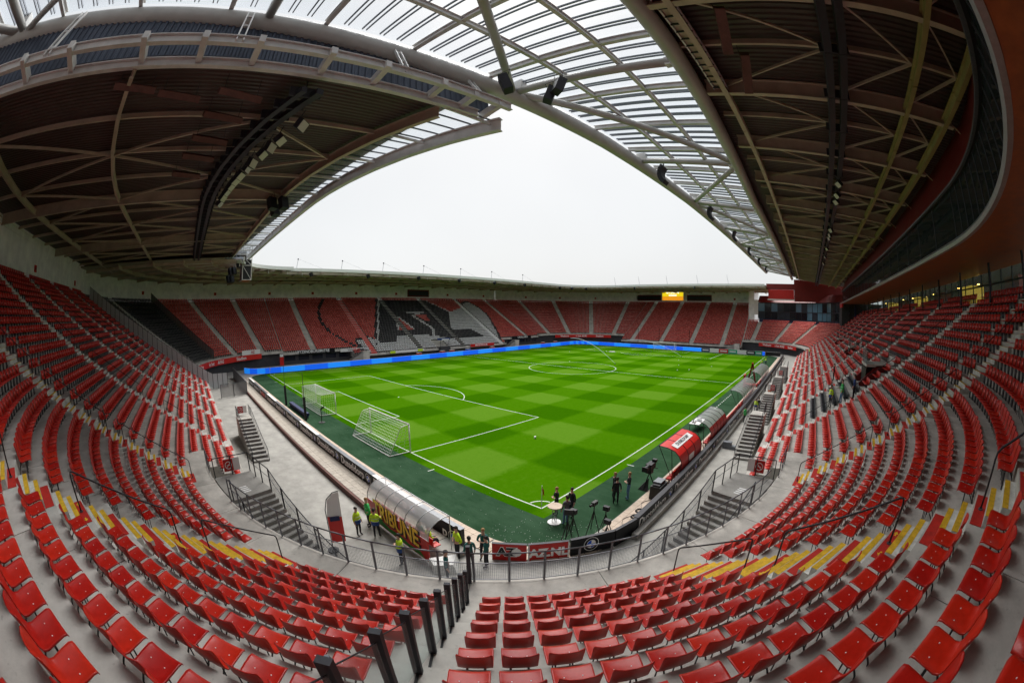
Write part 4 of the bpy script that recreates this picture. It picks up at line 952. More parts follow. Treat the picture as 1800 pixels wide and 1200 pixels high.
# lighting rig hanging at the end of the goal-end roof
rg = thing('lighting_rig', 'white steel box frame with dark panels hanging at the goal-end roof corner', 'lighting rig', (-62, -5.6, 18.2))
for x in (0, -3.6):
    for y in (-.9, .9): MB().bar((x, y, 0), (x, y, 6.4), .14, .14, 'beam_white').build('upright', rg)
for z in (0, 2.6, 4.2, 6.4):
    for y in (-.9, .9): MB().bar((0, y, z), (-3.6, y, z), .12, .12, 'beam_white').build('cross_bar', rg)
    for x in (0, -3.6): MB().bar((x, -.9, z), (x, .9, z), .12, .12, 'beam_white').build('cross_bar', rg)
for z0, z1 in ((0, 2.6), (2.6, 4.2)): MB().bar((.02, -.9, z1), (.02, .9, z0), .09, .09, 'beam_white').build('diagonal', rg)
MB().box((-.3, 0, 1.9), (.1, 1.7, 3.6), 'black').build('dark_panel', rg); MB().box((-1.8, 0, -.06), (3.5, 1.7, .08), 'orange_wood').build('floor_panel', rg); MB().box((-1.8, -.95, 1.6), (3.4, .06, 3.0), 'kerb_brown').build('side_panel', rg)
for j, (x, y, z) in enumerate(((-61, -8.0, 22.0), (-61, -7.2, 22.0), (-61.5, -7.4, 21.0), (-63, -8.8, 19.8), (-63, -8.1, 19.9), (-65, -8.9, 18.6), (-65, -8.3, 18.6))):
    box_speaker((x, y, z), 2.2, f'{ordn[j]} dark speaker in the cluster beside the white box frame', 1.25)

# ------------------------------------------------------------------ box ring with its wooden soffit, glass and red fascia over the main stand
RG = thing('hospitality_ring', 'curved hospitality ring with orange soffit, metal edge and dark glass above main stand', 'building')
RS = [('near', -48+2.0*k) for k in range(25)]+[('right', CY0+4.6*k) for k in range(1, 21)]
def ringpart(prof, m, name, st=RS): mb = MB(); sweep(mb, st, prof, m); return mb.build(name, RG, False)
for a, b in zip(RS[::2], RS[2::2]):
    mid = RS[RS.index(a)+1]; mb = MB(); sweep(mb, [a, mid, b], [(34.25, 15.72), (43, 15.95), (43, 16.0), (34.25, 15.78)], 'orange_wood'); mb.build('soffit_panel', RG)
ringpart([(34.0, 15.70), (34.22, 15.68), (34.22, 16.04), (34.06, 16.04), (33.94, 15.88)], 'steel_light', 'edge_profile')
ringpart([(34.3, 16.0), (43, 16.05), (43, 16.2), (34.3, 16.14)], 'concrete_dark', 'floor_slab')
ringpart([(34.30, 18.98), (34.50, 18.98), (34.50, 19.08), (34.30, 19.08)], 'steel_grey', 'glass_rail')
for k, (a, b) in enumerate(zip(RS, RS[1:])):
    mb = MB(); sweep(mb, [a, b], [(34.70, 16.2), (34.72, 16.2), (34.72, 19.0), (34.70, 19.0)], 'glass_dark'); mb.build('glass_pane', RG)
    p0, p1 = at(*a, 34.7, 16.15), at(*a, 34.7, 19.0); MB().bar(p0, p1, .07, .1, 'steel_dark').build('mullion', RG)
ringpart([(34.4, 19.1), (36.2, 22.6), (36.4, 22.6), (34.7, 19.1)], 'dark_red', 'red_fascia')
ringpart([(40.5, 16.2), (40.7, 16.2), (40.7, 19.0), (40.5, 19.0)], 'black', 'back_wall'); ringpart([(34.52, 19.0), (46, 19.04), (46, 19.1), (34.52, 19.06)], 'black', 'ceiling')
random.seed(3)
for k in range(56):
    s, t = random.choice(RS[8:]); p = at(s, t+random.uniform(-1, 1)*(.8 if s == 'near' else 2), random.uniform(36, 40), random.uniform(17.6, 18.9)); MB().box(p, (.3, .3, .07), 'lamp_warm' if k % 3 else 'lamp_white').build('ceiling_lamp', RG)
for t in (4, 9, 15, 22, 31, 44): 
    p = at('right', t+6, 36.5, 17.4); MB().box(p, (.1, 1.2, 2.0), 'window_yellow').build('bar_panel', RG)
MB().box(at('right', 60, 37, 17.6), (.1, 1.4, .8), 'led_b').build('screen', RG)
# glass wall behind the top rows, with posts
GW = thing('glass_back_wall', 'tall glass wall with dark mullions behind the top rows of the main stand', 'glass wall')
WS = [('near', -44+2*k) for k in range(23)]+[('right', CY0+2.3*k) for k in range(1, 41)]
for k, (a, b) in enumerate(zip(WS, WS[1:])):
    mb = MB(); sweep(mb, [a, b], [(42.7, 13.6), (42.72, 13.6), (42.72, 15.9), (42.7, 15.9)], 'glass'); mb.build('glass_pane', GW)
    MB().bar(at(*a, 42.7, 13.5), at(*a, 42.7, 15.9), .09, .12, 'steel_dark').build('mullion', GW)
    if k % 3 == 0: mb = MB(); mb.bar(at(*a, 39.9, rowZ(15, 'right')), at(*a, 39.9, 15.9), .16, .16, 'steel_dark'); mb.build('column', GW)
mb = MB(); sweep(mb, WS, [(42.62, 14.9), (42.78, 14.9), (42.78, 15.0), (42.62, 15.0)], 'steel_dark'); mb.build('transom', GW)
mb = MB(); sweep(mb, WS[20:], [(42.5, 10), (48, 10), (48, 13.55), (42.5, 13.55)], 'concrete_dark'); mb.build('base_wall', GW)
mb = MB(); sweep(mb, WS[26:], [(47.5, 13.6), (47.6, 13.6), (47.6, 18.5), (47.5, 18.5)], 'black'); mb.build('inner_wall', GW)
for k in range(6): p = at('right', 14+12*k, 45.5, 14.8); MB().box(p, (2.0, 3.0, 1.6), 'window_yellow' if k % 2 else 'dark_red').build('inner_booth', GW)
for k in range(14): p = at('right', 10+6*k, random.uniform(43.5, 46), 15.5); MB().box(p, (.25, .25, .08), 'lamp_warm').build('ceiling_lamp', GW)
# glass facade closing the far end of the main stand
FA = thing('glass_facade', 'dark reflecting glass facade over the low corner across the pitch', 'building')
FSt = [('east', 84-4.2*k) for k in range(21)]
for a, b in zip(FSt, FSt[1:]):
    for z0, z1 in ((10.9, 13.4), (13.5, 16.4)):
        mb = MB(); sweep(mb, [a, b], [(37.0, z0), (37.03, z0), (37.03, z1), (37.0, z1)], random.choice(('facade_sky_tint', 'facade_grey', 'facade_grey', 'facade_black', 'facade_black'))); mb.build('glass_pane', FA)
    MB().bar(at(*a, 36.98, 10.3), at(*a, 36.98, 16.6), .14, .18, 'steel_dark').build('mullion', FA)
for z in (10.55, 13.45, 16.5): mb = MB(); sweep(mb, FSt, [(36.85, z-.1), (37.1, z-.1), (37.1, z+.1), (36.85, z+.1)], 'steel_dark'); mb.build('transom', FA)
mb = MB(); sweep(mb, FSt, [(38.5, 9.5), (39, 9.5), (39, 17), (38.5, 17)], 'navy'); mb.build('inner_wall', FA)
mb = MB(); sweep(mb, FSt, [(36.4, 16.7), (36.9, 16.7), (40, 19.2), (39.5, 19.2)], 'dark_red'); mb.build('red_fascia', FA)
mb = MB(); sweep(mb, [('east', 84), ('east', 86.5)], [(36.8, 12.2), (37.1, 12.2), (37.1, 17.6), (36.8, 17.6)], 'white'); mb.build('white_end_panel', FA)
MB().box((3.5, 123, 19.0), (9.5, .5, 3.2), 'red').build('red_panel', FA); MB().box((3.5, 123.2, 21.6), (11, .4, 1.9), 'dark_red').build('red_panel', FA); MB().box((18.5, 123, 20.4), (20.4, .5, 7.2), 'dark_red').build('red_panel', FA); MB().box((3.5, 122.6, 17.3), (10, .3, .4), 'beam_white').build('panel_rail', FA)
MB().box(at('right', 97, 34.2, 15.4), (.4, 7, 1.3), 'red_bright').build('red_panel', RG)
for k in range(10): p = at('east', 8+7*k, 37.9, random.choice((12.6, 15.6))); MB().box(p, (.3, .3, .12), 'lamp_warm').build('ceiling_lamp', FA)
mb = MB(); sweep(mb, stations('east', 86.6, 90), [(36.9, 9), (46.6, 9), (46.6, 21.2), (36.9, 21.2)], 'wall_white'); mb.build('side_wall', FA)
mb = MB(); mb.box((30.5, 103.5, 8), (13, 9, 16.2), 'wall_dark'); mb.build('end_block', FA)
# vomitories in the main stand
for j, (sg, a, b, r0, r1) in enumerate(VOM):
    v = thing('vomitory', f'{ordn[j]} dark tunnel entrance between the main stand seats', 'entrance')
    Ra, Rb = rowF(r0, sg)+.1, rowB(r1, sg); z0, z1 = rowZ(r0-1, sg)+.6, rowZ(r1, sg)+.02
    mb = MB(); sweep(mb, stations(sg, a+.15, b-.15), [(Ra+.6, z0-.4), (Ra+.7, z0-.4), (Ra+.7, z1-.3), (Ra+.6, z1-.3)], 'black'); mb.build('shade_sheet', v)  # black sheet across the mouth stands in for the tunnel's inner shade
    for t in (a, b-.18): mb = MB(); sweep(mb, stations(sg, t, t+.18), [(Ra, z0-.5), (Rb, z0-.5), (Rb, z1+.05), (Ra+1.6, z1-.1), (Ra, z0+.3)], 'dark_red'); mb.build('side_wall', v)
    mb = MB(); sweep(mb, stations(sg, a, b), [(Ra+.6, z1-.2), (Rb, z1-.2), (Rb, z1), (Ra+.6, z1)], 'concrete'); mb.build('roof_slab', v)
    for k in range(5):
        t0 = a+(b-a)*k/5; mb = MB(); sweep(mb, stations(sg, t0+.03, a+(b-a)*(k+1)/5-.03), [(Ra+.62, z1+.05), (Ra+.64, z1+.05), (Ra+.64, z1+1.0), (Ra+.62, z1+1.0)], 'glass'); mb.build('glass_guard', v)
        MB().bar(at(sg, t0, Ra+.63, z1), at(sg, t0, Ra+.63, z1+1.02), .05, .05, 'steel_dark').build('guard_post', v)
# ------------------------------------------------------------------ perimeter boards
def roundel(parent, c, xd, up, r):
    """black disc with white ring and blue and white quarters"""
    x = Vector(xd).normalized(); u = Vector(up).normalized(); n = x.cross(u).normalized(); c = Vector(c)
    def disc(r0, r1, a0, a1, off, m, k=10):
        mb = MB(); vs = []
        for j in range(k+1):
            a = R_(a0+(a1-a0)*j/k); d = x*math.cos(a)+u*math.sin(a); vs += [c+d*r0+n*off, c+d*r1+n*off]
        mb.add(vs, [(2*j, 2*j+1, 2*j+3, 2*j+2) for j in range(k)], m); mb.build('emblem', parent)
    disc(r*.93, r, 0, 360, .006, 'letter_white', 28); disc(r*.56, r*.61, 0, 360, .008, 'letter_white', 24)
    for q in range(4): disc(0.001, r*.55, 90*q, 90*q+90, .007, 'blue' if q % 2 == 1 else 'letter_white', 6)
FACE = {}
def board(name, lab, a, b, z0, h, face, m, cat='board', group=None, th=.28, top='steel_dark'):
    """free-standing cabinet board from a to b; `face` is +1 when its lettered face looks to the right-hand side of a->b"""
    a, b = Vector((a[0], a[1], 0)), Vector((b[0], b[1], 0)); d = (b-a).normalized(); nr = Vector((d.y, -d.x, 0))*face
    o = thing(name, lab, cat, (a+b)/2+Vector((0, 0, z0)), group); L = (b-a).length
    rot = Matrix((d, nr, Vector((0, 0, 1)))).transposed() if face > 0 else Matrix((d, nr, Vector((0, 0, -1)))).transposed()
    FACE[o.name] = MB().box((0, 0, h/2), (L-.02, .05, h), m, rot).build('face_panel', o)
    MB().box(-nr*th/2+Vector((0, 0, h*.5-.02)), (L-.03, th-.06, h-.06), 'steel_dark', rot).build('cabinet', o)
    MB().box(-nr*th*.5+Vector((0, 0, h+.0)), (L-.01, th+.04, .03), top, rot).build('top_cap', o)
    return o, d, nr
G1 = 'black lettered boards behind the near goal line'
xs_ = [-58, -52.5, -47, -41.5, -36, -30.5, -25, -19.6, -14.2, -8.8, -3.4]
for k, (x0, x1) in enumerate(zip(xs_, xs_[1:]+[.1])):
    far_ = len(xs_)-k
    o, d, nr = board('advertising_board', f'{ordn[far_-1]} black lettered board behind the near goal line counting from the corner', (x0, -6.28), (x1, -6.28), .0, 1.2, 1, 'black_board', group=G1, top='steel_grey' if k % 3 else 'white')
    c = Vector(((x0+x1)/2, -6.28, .74)); 
    if k < len(xs_)-1:
        if k == 2: MB().box((0, -.03, .55), (3, .02, .7), 'red').build('red_print', FACE[o.name])
        text('Dusseldorp', FACE[o.name], c+Vector((-.55, -.032, 0)), (1, 0, 0), (0, 0, 1), .86, 'letter_white', bold=.014)
        roundel(FACE[o.name], Vector((2.05, -.03, .72)), (1, 0, 0), (0, 0, 1), .38)
    else:
        text('p', FACE[o.name], Vector((-1.15, -.032-6.28, .58)), (1, 0, 0), (0, 0, 1), .82, 'letter_white', bold=.012); roundel(FACE[o.name], Vector((1.2, -.03, .5)), (1, 0, 0), (0, 0, 1), .42)
# photographers' low blue cabinet rack along the pitch side of those boards
G2 = 'black lettered boards along the right touchline'
ys_ = [.6, 5.9, 11.2, 16.5, 21.8, 27.1, 32.4]
for k, (y0, y1) in enumerate(zip(ys_, ys_[1:])):
    o, d, nr = board('advertising_board', f'{ordn[k]} black lettered board along the right touchline counting from the corner', (5.98, y0), (5.98, y1), 0, 1.0, 1, 'black_board', group=G2)
    c = Vector((5.98+.032, (y0+y1)/2, .52)); text('Dusseldorp', FACE[o.name], c+Vector((0, -.55, 0)), (0, 1, 0), (0, 0, 1), .82, 'letter_white', bold=.012); roundel(FACE[o.name], Vector((.03, 2.05, .52)), (0, 1, 0), (0, 0, 1), .36)
for k, (y0, y1) in enumerate(((32.4, 46), (46, 60), (60, 75), (75, 92), (92, 104))):
    board('touchline_wall', f'{ordn[k]} dark grey low wall behind the dugouts counting from the corner', (5.98, y0), (5.98, y1), 0, .95, 1, 'wall_dark', 'wall', 'low walls behind the dugouts')
# the curved corner: two red boards and one black board
o, d, nr = board('advertising_board', 'red corner board with the black and white club letters', (1.72, -5.78), (3.02, -4.78), 0, .95, 1, 'red', th=.12)
text('AZ', FACE[o.name], o.location+nr*.032+Vector((0, 0, .5))-d*.15, d, (0, 0, 1), .62, 'black', bold=.03); text('AZ', FACE[o.name], o.location+nr*.029+Vector((0, 0, .49))-d*.13, d, (0, 0, 1), .66, 'letter_white', bold=.055)
MB().cyl(nr*.03+Vector((0, 0, .5))+d*.33, .24, .012, 'letter_white', 20, nr).build('emblem', FACE[o.name])
o, d, nr = board('advertising_board', 'red corner board with white web address behind the walkway fence', (3.05, -4.74), (4.32, -3.25), 0, .95, 1, 'red', th=.12)
text('AZ.NL', FACE[o.name], o.location+nr*.032+Vector((0, 0, .42)), d, (0, 0, 1), .66, 'letter_white', bold=.03)
for p in (-.95, .95): MB().box(d*p+nr*.03+Vector((0, 0, .48)), (.05, .05, .9), 'white').build('board_edge', o)
o, d, nr = board('advertising_board', 'black corner board with a single round emblem', (4.36, -3.2), (5.62, -1.2), 0, .98, 1, 'black_board', th=.14); roundel(FACE[o.name], nr*.03+Vector((0, 0, .55))-d*.1, d, (0, 0, 1), .4)
board('advertising_board', 'short black corner board between the round emblem and the right touchline', (5.64, -1.15), (5.98, .55), 0, .98, 1, 'black_board', th=.14)
# blue screens round the far side
path = [(-73.2, -4.9), (-71.5, -3.9), (-70.4, -2.4), (-70.05, -.6)]+[(-70.0, y) for y in np.linspace(3, 103, 19)]
for k in range(1, 7): a = R_(180-90*k/6); path.append((-66.0+4.05*math.cos(a), 104.4+4.05*math.sin(a)))
path += [(x, 108.5) for x in np.linspace(-61, -22, 7)]
GB = 'blue screens round the far side of the pitch'
for k, (a, b) in enumerate(zip(path, path[1:])):
    col_ = 'led_a' if (k % 4) in (0, 2) else 'led_b'
    lab = f'{ordn[k]} blue screen board counting from the black-seat corner' if k < 26 else f'{ordn[k-26]} blue screen board behind the far goal line counting from the far corner'
    board('perimeter_screen', lab, b, a, .0, 1.12, -1 if False else -1, col_, 'screen', GB, th=.2, top='white') if False else board('perimeter_screen', lab, a, b, .0, 1.12, 1, col_, 'screen', GB, th=.2, top='white')
x = -22.0
for k, (m, w, lab) in enumerate((('navy', 2.9, 'navy and white board first after the blue screens'), ('white', 3.1, 'plain white board next to the navy one behind the far goal line'), ('red_bright', 3.2, 'red and white board behind the far goal line'), ('green_board', 3.0, 'green and white board next to the red one behind the far goal line'),
        ('white', 3.1, 'plain white board between the green and black boards behind the far goal line'), ('black', 2.9, 'black and white board behind the far goal line'), ('green_board', 2.4, 'green board nearest the right far corner'), ('led_b', .9, 'short blue board beside the last green board'), ('black', 5.2, 'long black board at the right far corner'))):
    o, d, nr = board('advertising_board', lab, (x, 108.5), (x+w, 108.5), 0, 1.15, 1, m, top='white', th=.2)
    if m in ('navy', 'red_bright', 'green_board', 'black') and k < 7: MB().box(nr*.03+Vector((0, 0, .55)), (w*.72, .02, .38), 'white').build('white_print', FACE[o.name])
    x += w
# ------------------------------------------------------------------ goals and nets
def net_faces(mb, quads, step, m='net', r=.012):
    for a, b, c, d in quads:
        a, b, c, d = map(Vector, (a, b, c, d)); nu = max(2, int((b-a).length/step)); nv = max(2, int((d-a).length/step))
        for k in range(nu+1): f = k/nu; mb.tube([a+(b-a)*f, d+(c-d)*f], r, m, 3, cap=False)
        for k in range(nv+1): f = k/nv; mb.tube([a+(d-a)*f, b+(c-b)*f], r, m, 3, cap=False)
def goal(loc, rz, lab, box=True, w=7.32, step=.3, m='white'):
    g = thing('football_goal', lab, 'goal', loc, None, rz); h = 2.44; x0, x1 = -w/2, w/2; r = .06
    for x in (x0, x1): MB().tube([(x, 0, 0), (x, 0, h)], r, m, 10).build('post', g, True)
    MB().tube([(x0-r, 0, h), (x1+r, 0, h)], r, m, 10).build('crossbar', g, True)
    bt, bb = (1.9, 2.0) if box else (.85, 2.05); zt = h if box else h-.12
    for x in (x0, x1): MB().tube([(x, 0, .05), (x, -bb, .05)], .04, m, 6).build('ground_bar', g); MB().tube([(x, 0, h), (x, -bt*.8, zt), (x, -bt, zt-.1), (x, -bb, .05)], .03, m, 6).build('net_stay', g)
    MB().tube([(x0, -bb, .05), (x1, -bb, .05)], .04, m, 6).build('ground_bar', g); MB().tube([(x0, -bt, zt-.05), (x1, -bt, zt-.05)], .015, m, 5).build('net_rope', g)
    mb = MB(); net_faces(mb, [((x0, 0, h), (x1, 0, h), (x1, -bt, zt-.06), (x0, -bt, zt-.06)), ((x0, -bt, zt-.06), (x1, -bt, zt-.06), (x1, -bb, .05), (x0, -bb, .05)), ((x0, 0, h), (x0, -bt, zt-.06), (x0, -bb, .05), (x0, 0, .05)), ((x1, 0, h), (x1, -bt, zt-.06), (x1, -bb, .05), (x1, 0, .05))], step); mb.build('net', g, kind='stuff')
goal((-34, 0, 0), 0, 'white football goal with box net on the near goal line', step=.24); goal((-17.6, .05, 0), 0, 'portable grey-white goal with sloping net beside the near penalty area', False, 7.2, .25, 'white_paint'); goal((-34, 105, 0), math.pi, 'white football goal in front of the far blue screens', step=.4)
nt = thing('ball_catch_net', 'ball catching net on two black padded posts behind the near goal', 'net')
for x in (-38.4, -29.5): MB().tube([(x, -4.2, 0), (x, -4.2, 2.6)], .16, 'black', 10).build('padded_post', nt); MB().tube([(x, -4.2, 2.6), (x, -4.2, 5.2)], .03, 'steel_dark', 6).build('thin_mast', nt)
mb = MB(); net_faces(mb, [((-38.4, -4.2, .2), (-29.5, -4.2, .2), (-29.5, -4.2, 5.2), (-38.4, -4.2, 5.2))], .9, 'steel_dark', .006); mb.build('net', nt, kind='stuff')
bn = thing('low_bench', 'low navy bench with legs behind the near goal', 'bench', (-33.9, -3.75, 0)); MB().box((0, 0, .42), (7.4, .5, .3), 'navy').build('bench_seat', bn)
for k in range(8): MB().box((-3.4+.97*k, 0, .14), (.1, .4, .26), 'navy').build('leg', bn)
mc = thing('goal_microphone', 'black microphone stand on the turf beside the near goal', 'microphone stand', (-27.6, -2.9, 0)); MB().tube([(0, 0, 0), (0, 0, 1.5)], .05, 'black', 6).build('pole', mc); MB().cyl((0, 0, .02), .4, .04, 'black', 12).build('base', mc); MB().tube([(0, 0, 1.5), (.3, .3, 1.75)], .1, 'black', 8).build('microphone', mc)
def corner_flag(x, y, lab):
    f = thing('corner_flag', lab, 'flag', (x, y, 0), 'corner flags of the pitch'); MB().tube([(0, 0, 0), (0, 0, 1.55)], .022, 'white', 6).build('flag_pole', f)
    vs = []
    for k in range(6): vs += [(.02+.05*k*.5, -.03*math.sin(k*1.3), 1.52-.07*k), (.02+.05*k*.5+.02, .04*math.cos(k*1.7), 1.15-.05*k)]
    MB().add(vs, [(2*k, 2*k+1, 2*k+3, 2*k+2) for k in range(5)], 'red').build('flag_cloth', f); MB().add([(v[0]-.04, v[1]+.05, v[2]-.1) for v in vs], [(2*k, 2*k+1, 2*k+3, 2*k+2) for k in range(5)], 'yellow').build('flag_cloth', f)
corner_flag(0, 0, 'drooping red and yellow corner flag by the standing table'); corner_flag(-68, 0, 'corner flag at the black-seat corner of the pitch'); corner_flag(0, 105, 'corner flag at the far end of the right touchline'); corner_flag(-68, 105, 'corner flag at the far corner of the pitch')
# ------------------------------------------------------------------ dugouts
def dugout_roof(parent, prof, t0, t1, n, axis, m, back=None, hoop='steel_light', nb=0):
    """curved shelter: profile (depth, z) swept along the touch direction, one pane between each pair of hoops"""
    def P(d, z, t): return Vector((t, d, z)) if axis == 'x' else Vector((d, t, z))
    for k in range(n):
        a, b = t0+(t1-t0)*k/n, t0+(t1-t0)*(k+1)/n
        for j, (lo, hi) in enumerate(((nb, len(prof)-1), (0, nb))):
            if hi <= lo: continue
            mb = MB(); vs = []
            for d, z in prof[lo:hi+1]: vs += [P(d, z, a+.02), P(d, z, b-.02)]
            mb.add(vs, [(2*i, 2*i+1, 2*i+3, 2*i+2) for i in range(hi-lo)], m if j == 0 else back); mb.build('shelter_pane', parent, True)
    for k in range(n+1):
        t = t0+(t1-t0)*k/n; MB().tube([P(d, z, t) for d, z in prof], .028, hoop, 6).build('hoop', parent, True)
    for d, z in (prof[0], prof[-1]): MB().tube([P(d, z, t0), P(d, z, t1)], .028, hoop, 6).build('long_rail', parent)
td = thing('curved_shelter', 'curved clear shelter with red and green lettered wall behind the near boards', 'shelter')
arcp = [(-8.2, 1.3), (-8.18, 1.6), (-8.05, 1.87), (-7.85, 2.07), (-7.55, 2.22), (-7.2, 2.28), (-6.9, 2.25)]
dugout_roof(td, arcp, -5.8, .1, 6, 'x', 'polycarb_shelter')
for x in (-5.8, .1): MB().tube([(x, -6.9, .34), (x, -6.9, 2.25)], .028, 'steel_light', 6).build('upright', td)
mb = MB(); mb.box((-2.85, -8.22, .72), (5.9, .06, 1.2), 'red'); wp = mb.build('wall_panel', td)
mb = MB(); mb.add([(x+1.0, -8.258, z-.2) for x, z in ((-6.6, .36), (-1.2, .36), (-1.6, .62), (-2.6, .55), (-3.4, .72), (-4.4, .60), (-5.4, .78), (-6.2, .55))], [tuple(range(8))], 'green_print'); mb.build('green_print', wp)
text('TRIBUNE', wp, (-2.75, -8.30, 1.08), (1, 0, -.0), (0, 0, 1), 1.3, 'letter_yellow', bold=.03, sx=.84); text('TRIBUNE', wp, (-2.72, -8.27, 1.04), (1, 0, 0), (0, 0, 1), 1.33, 'black', bold=.07, sx=.84)
for x in np.linspace(-5.4, -.4, 9):
    s = MB(); s.box((x, -7.5, .62), (.42, .4, .05), 'seat_red'); s.box((x, -7.75, .9), (.42, .05, .45), 'seat_red'); s.build('bench_seat', td)
bl = MB(); bl.add([(.15, -8.3, 0), (.9, -8.6, 0), (1.6, -7.8, 0), (.75, -7.0, 0), (.15, -8.3, .42), (.8, -8.5, .42), (1.3, -7.8, .42), (.7, -7.1, .42)], [(3, 2, 1, 0), (4, 5, 6, 7), (0, 1, 5, 4), (1, 2, 6, 5), (2, 3, 7, 6), (3, 0, 4, 7)], 'white_paint'); tag(bl.build('angled_plinth'), 'white angled plinth block at the end of the lettered shelter', 'plinth')
bk = [(5.55, .75), (5.55, 1.25), (5.5, 1.6), (5.3, 1.95), (4.95, 2.25), (4.4, 2.42), (3.7, 2.48)]
def bench_seats(parent, y0, y1, x=5.0, n=None):
    n = n or int((y1-y0)/.55)
    for k in range(n):
        y = y0+(y1-y0)*(k+.5)/n; s = MB(); s.box((x, y, .5), (.45, .46, .1), 'seat_red'); s.box((x+.26, y, .82), (.1, .46, .62), 'seat_red', Matrix.Rotation(.15, 3, 'Y')); s.box((x, y, .22), (.1, .1, .44), 'steel_dark'); s.build('bench_seat', parent)
d1 = thing('team_dugout', 'red curved dugout with white lettering patch nearest the corner', 'dugout'); dugout_roof(d1, bk, 8.3, 13.2, 3, 'y', 'red_bright', 'red', 'steel_dark', 3); bench_seats(d1, 7.4, 13.0)
MB().add([Vector((4.92, 8.9, 2.29)), Vector((4.92, 12.5, 2.29)), Vector((4.42, 12.5, 2.46)), Vector((4.42, 8.9, 2.46))], [(0, 1, 2, 3)], 'white').build('lettering_patch', d1)
text('DUSSELDORP', d1, (4.66, 10.7, 2.40), (0, 1, 0), (-.93, 0, .34), .42, 'wall_dark')
MB().add([Vector((5.58, 10.0, 1.1)), Vector((5.58, 11.2, 1.1)), Vector((5.54, 11.2, 1.55)), Vector((5.54, 10.0, 1.55))], [(0, 1, 2, 3)], 'white').build('lettering_patch', d1)
d2 = thing('team_dugout', 'short clear dugout with red back beyond the red dugout', 'dugout'); dugout_roof(d2, bk, 16.2, 22.4, 5, 'y', 'polycarb_shelter', 'red', 'steel_dark', 3); bench_seats(d2, 16.4, 22.2)
d3 = thing('team_dugout', 'long clear dugout near the halfway line, closer one', 'dugout'); dugout_roof(d3, bk, 32.5, 44, 9, 'y', 'polycarb_shelter', 'polycarb_shelter', 'steel_grey', 3); bench_seats(d3, 32.7, 43.6)
d4 = thing('team_dugout', 'long clear dugout beyond the halfway line, farther one', 'dugout'); dugout_roof(d4, bk, 51, 64, 10, 'y', 'polycarb_shelter', 'polycarb_shelter', 'steel_grey', 3); bench_seats(d4, 51.2, 63.6)
for d_, y0, y1 in ((d1, 8.3, 13.2), (d2, 16.2, 22.4), (d3, 32.5, 44), (d4, 51, 64)):
    for y in (y0, y1): MB().tube([(5.0, y, .1), (3.72, y, 2.48)], .025, 'black', 6).build('stay_post', d_); MB().tube([(5.0, y, .1), (4.7, y, 2.34)], .025, 'black', 6).build('stay_post', d_)
rb = thing('bench_row', 'open row of red bench seats between the clear dugouts', 'bench'); bench_seats(rb, 23.2, 31.8)
mt = thing('kit_table', 'white covered table on the turf beside the clear dugout', 'table', (2.4, 22.5, 0)); MB().box((0, 0, .72), (1.1, 2.6, .06), 'white').build('table_top', mt)
for x, y in ((-.45, -1.2), (.45, -1.2), (-.45, 1.2), (.45, 1.2)): MB().box((x, y, .35), (.05, .05, .68), 'steel_dark').build('leg', mt)
for k, (x, y, w) in enumerate(((-.2, -.7, .5), (.2, .1, .4), (-.1, .8, .6))): MB().box((x, y, .84), (.4, w, .16), 'black' if k == 1 else 'white').build('kit_box', mt)
for k, (y, h) in enumerate(((50.5, 2.0), (56.5, 3.2))):
    a = thing('inflatable_frame', 'red A-shaped frame standing at the touchline' if k else 'small red upright frame at the touchline', 'frame', (2.6 if k == 0 else 3.0, y, 0))
    if k: MB().bar((-.7, 0, 0), (0, 0, h), .28, .3, 'dark_red').build('leg', a); MB().bar((.7, 0, 0), (0, 0, h), .28, .3, 'dark_red').build('leg', a); MB().box((0, 0, h), (.3, .3, .3), 'red').build('top_cap', a)
    else: MB().box((0, 0, 1.0), (.25, 1.4, 2.0), 'red').build('panel', a); MB().box((1.2, .4, .3), (2.2, 1.0, .3), 'red').build('base', a)
st = thing('mounting_step', 'small blue-grey step block on the concourse by the boards', 'step', (6.9, 17.6, 0)); MB().box((0, 0, .3), (.8, .5, .6), 'steel_grey').build('upper_step', st); MB().box((.55, -.1, .15), (.5, .5, .3), 'steel_grey').build('lower_step', st)
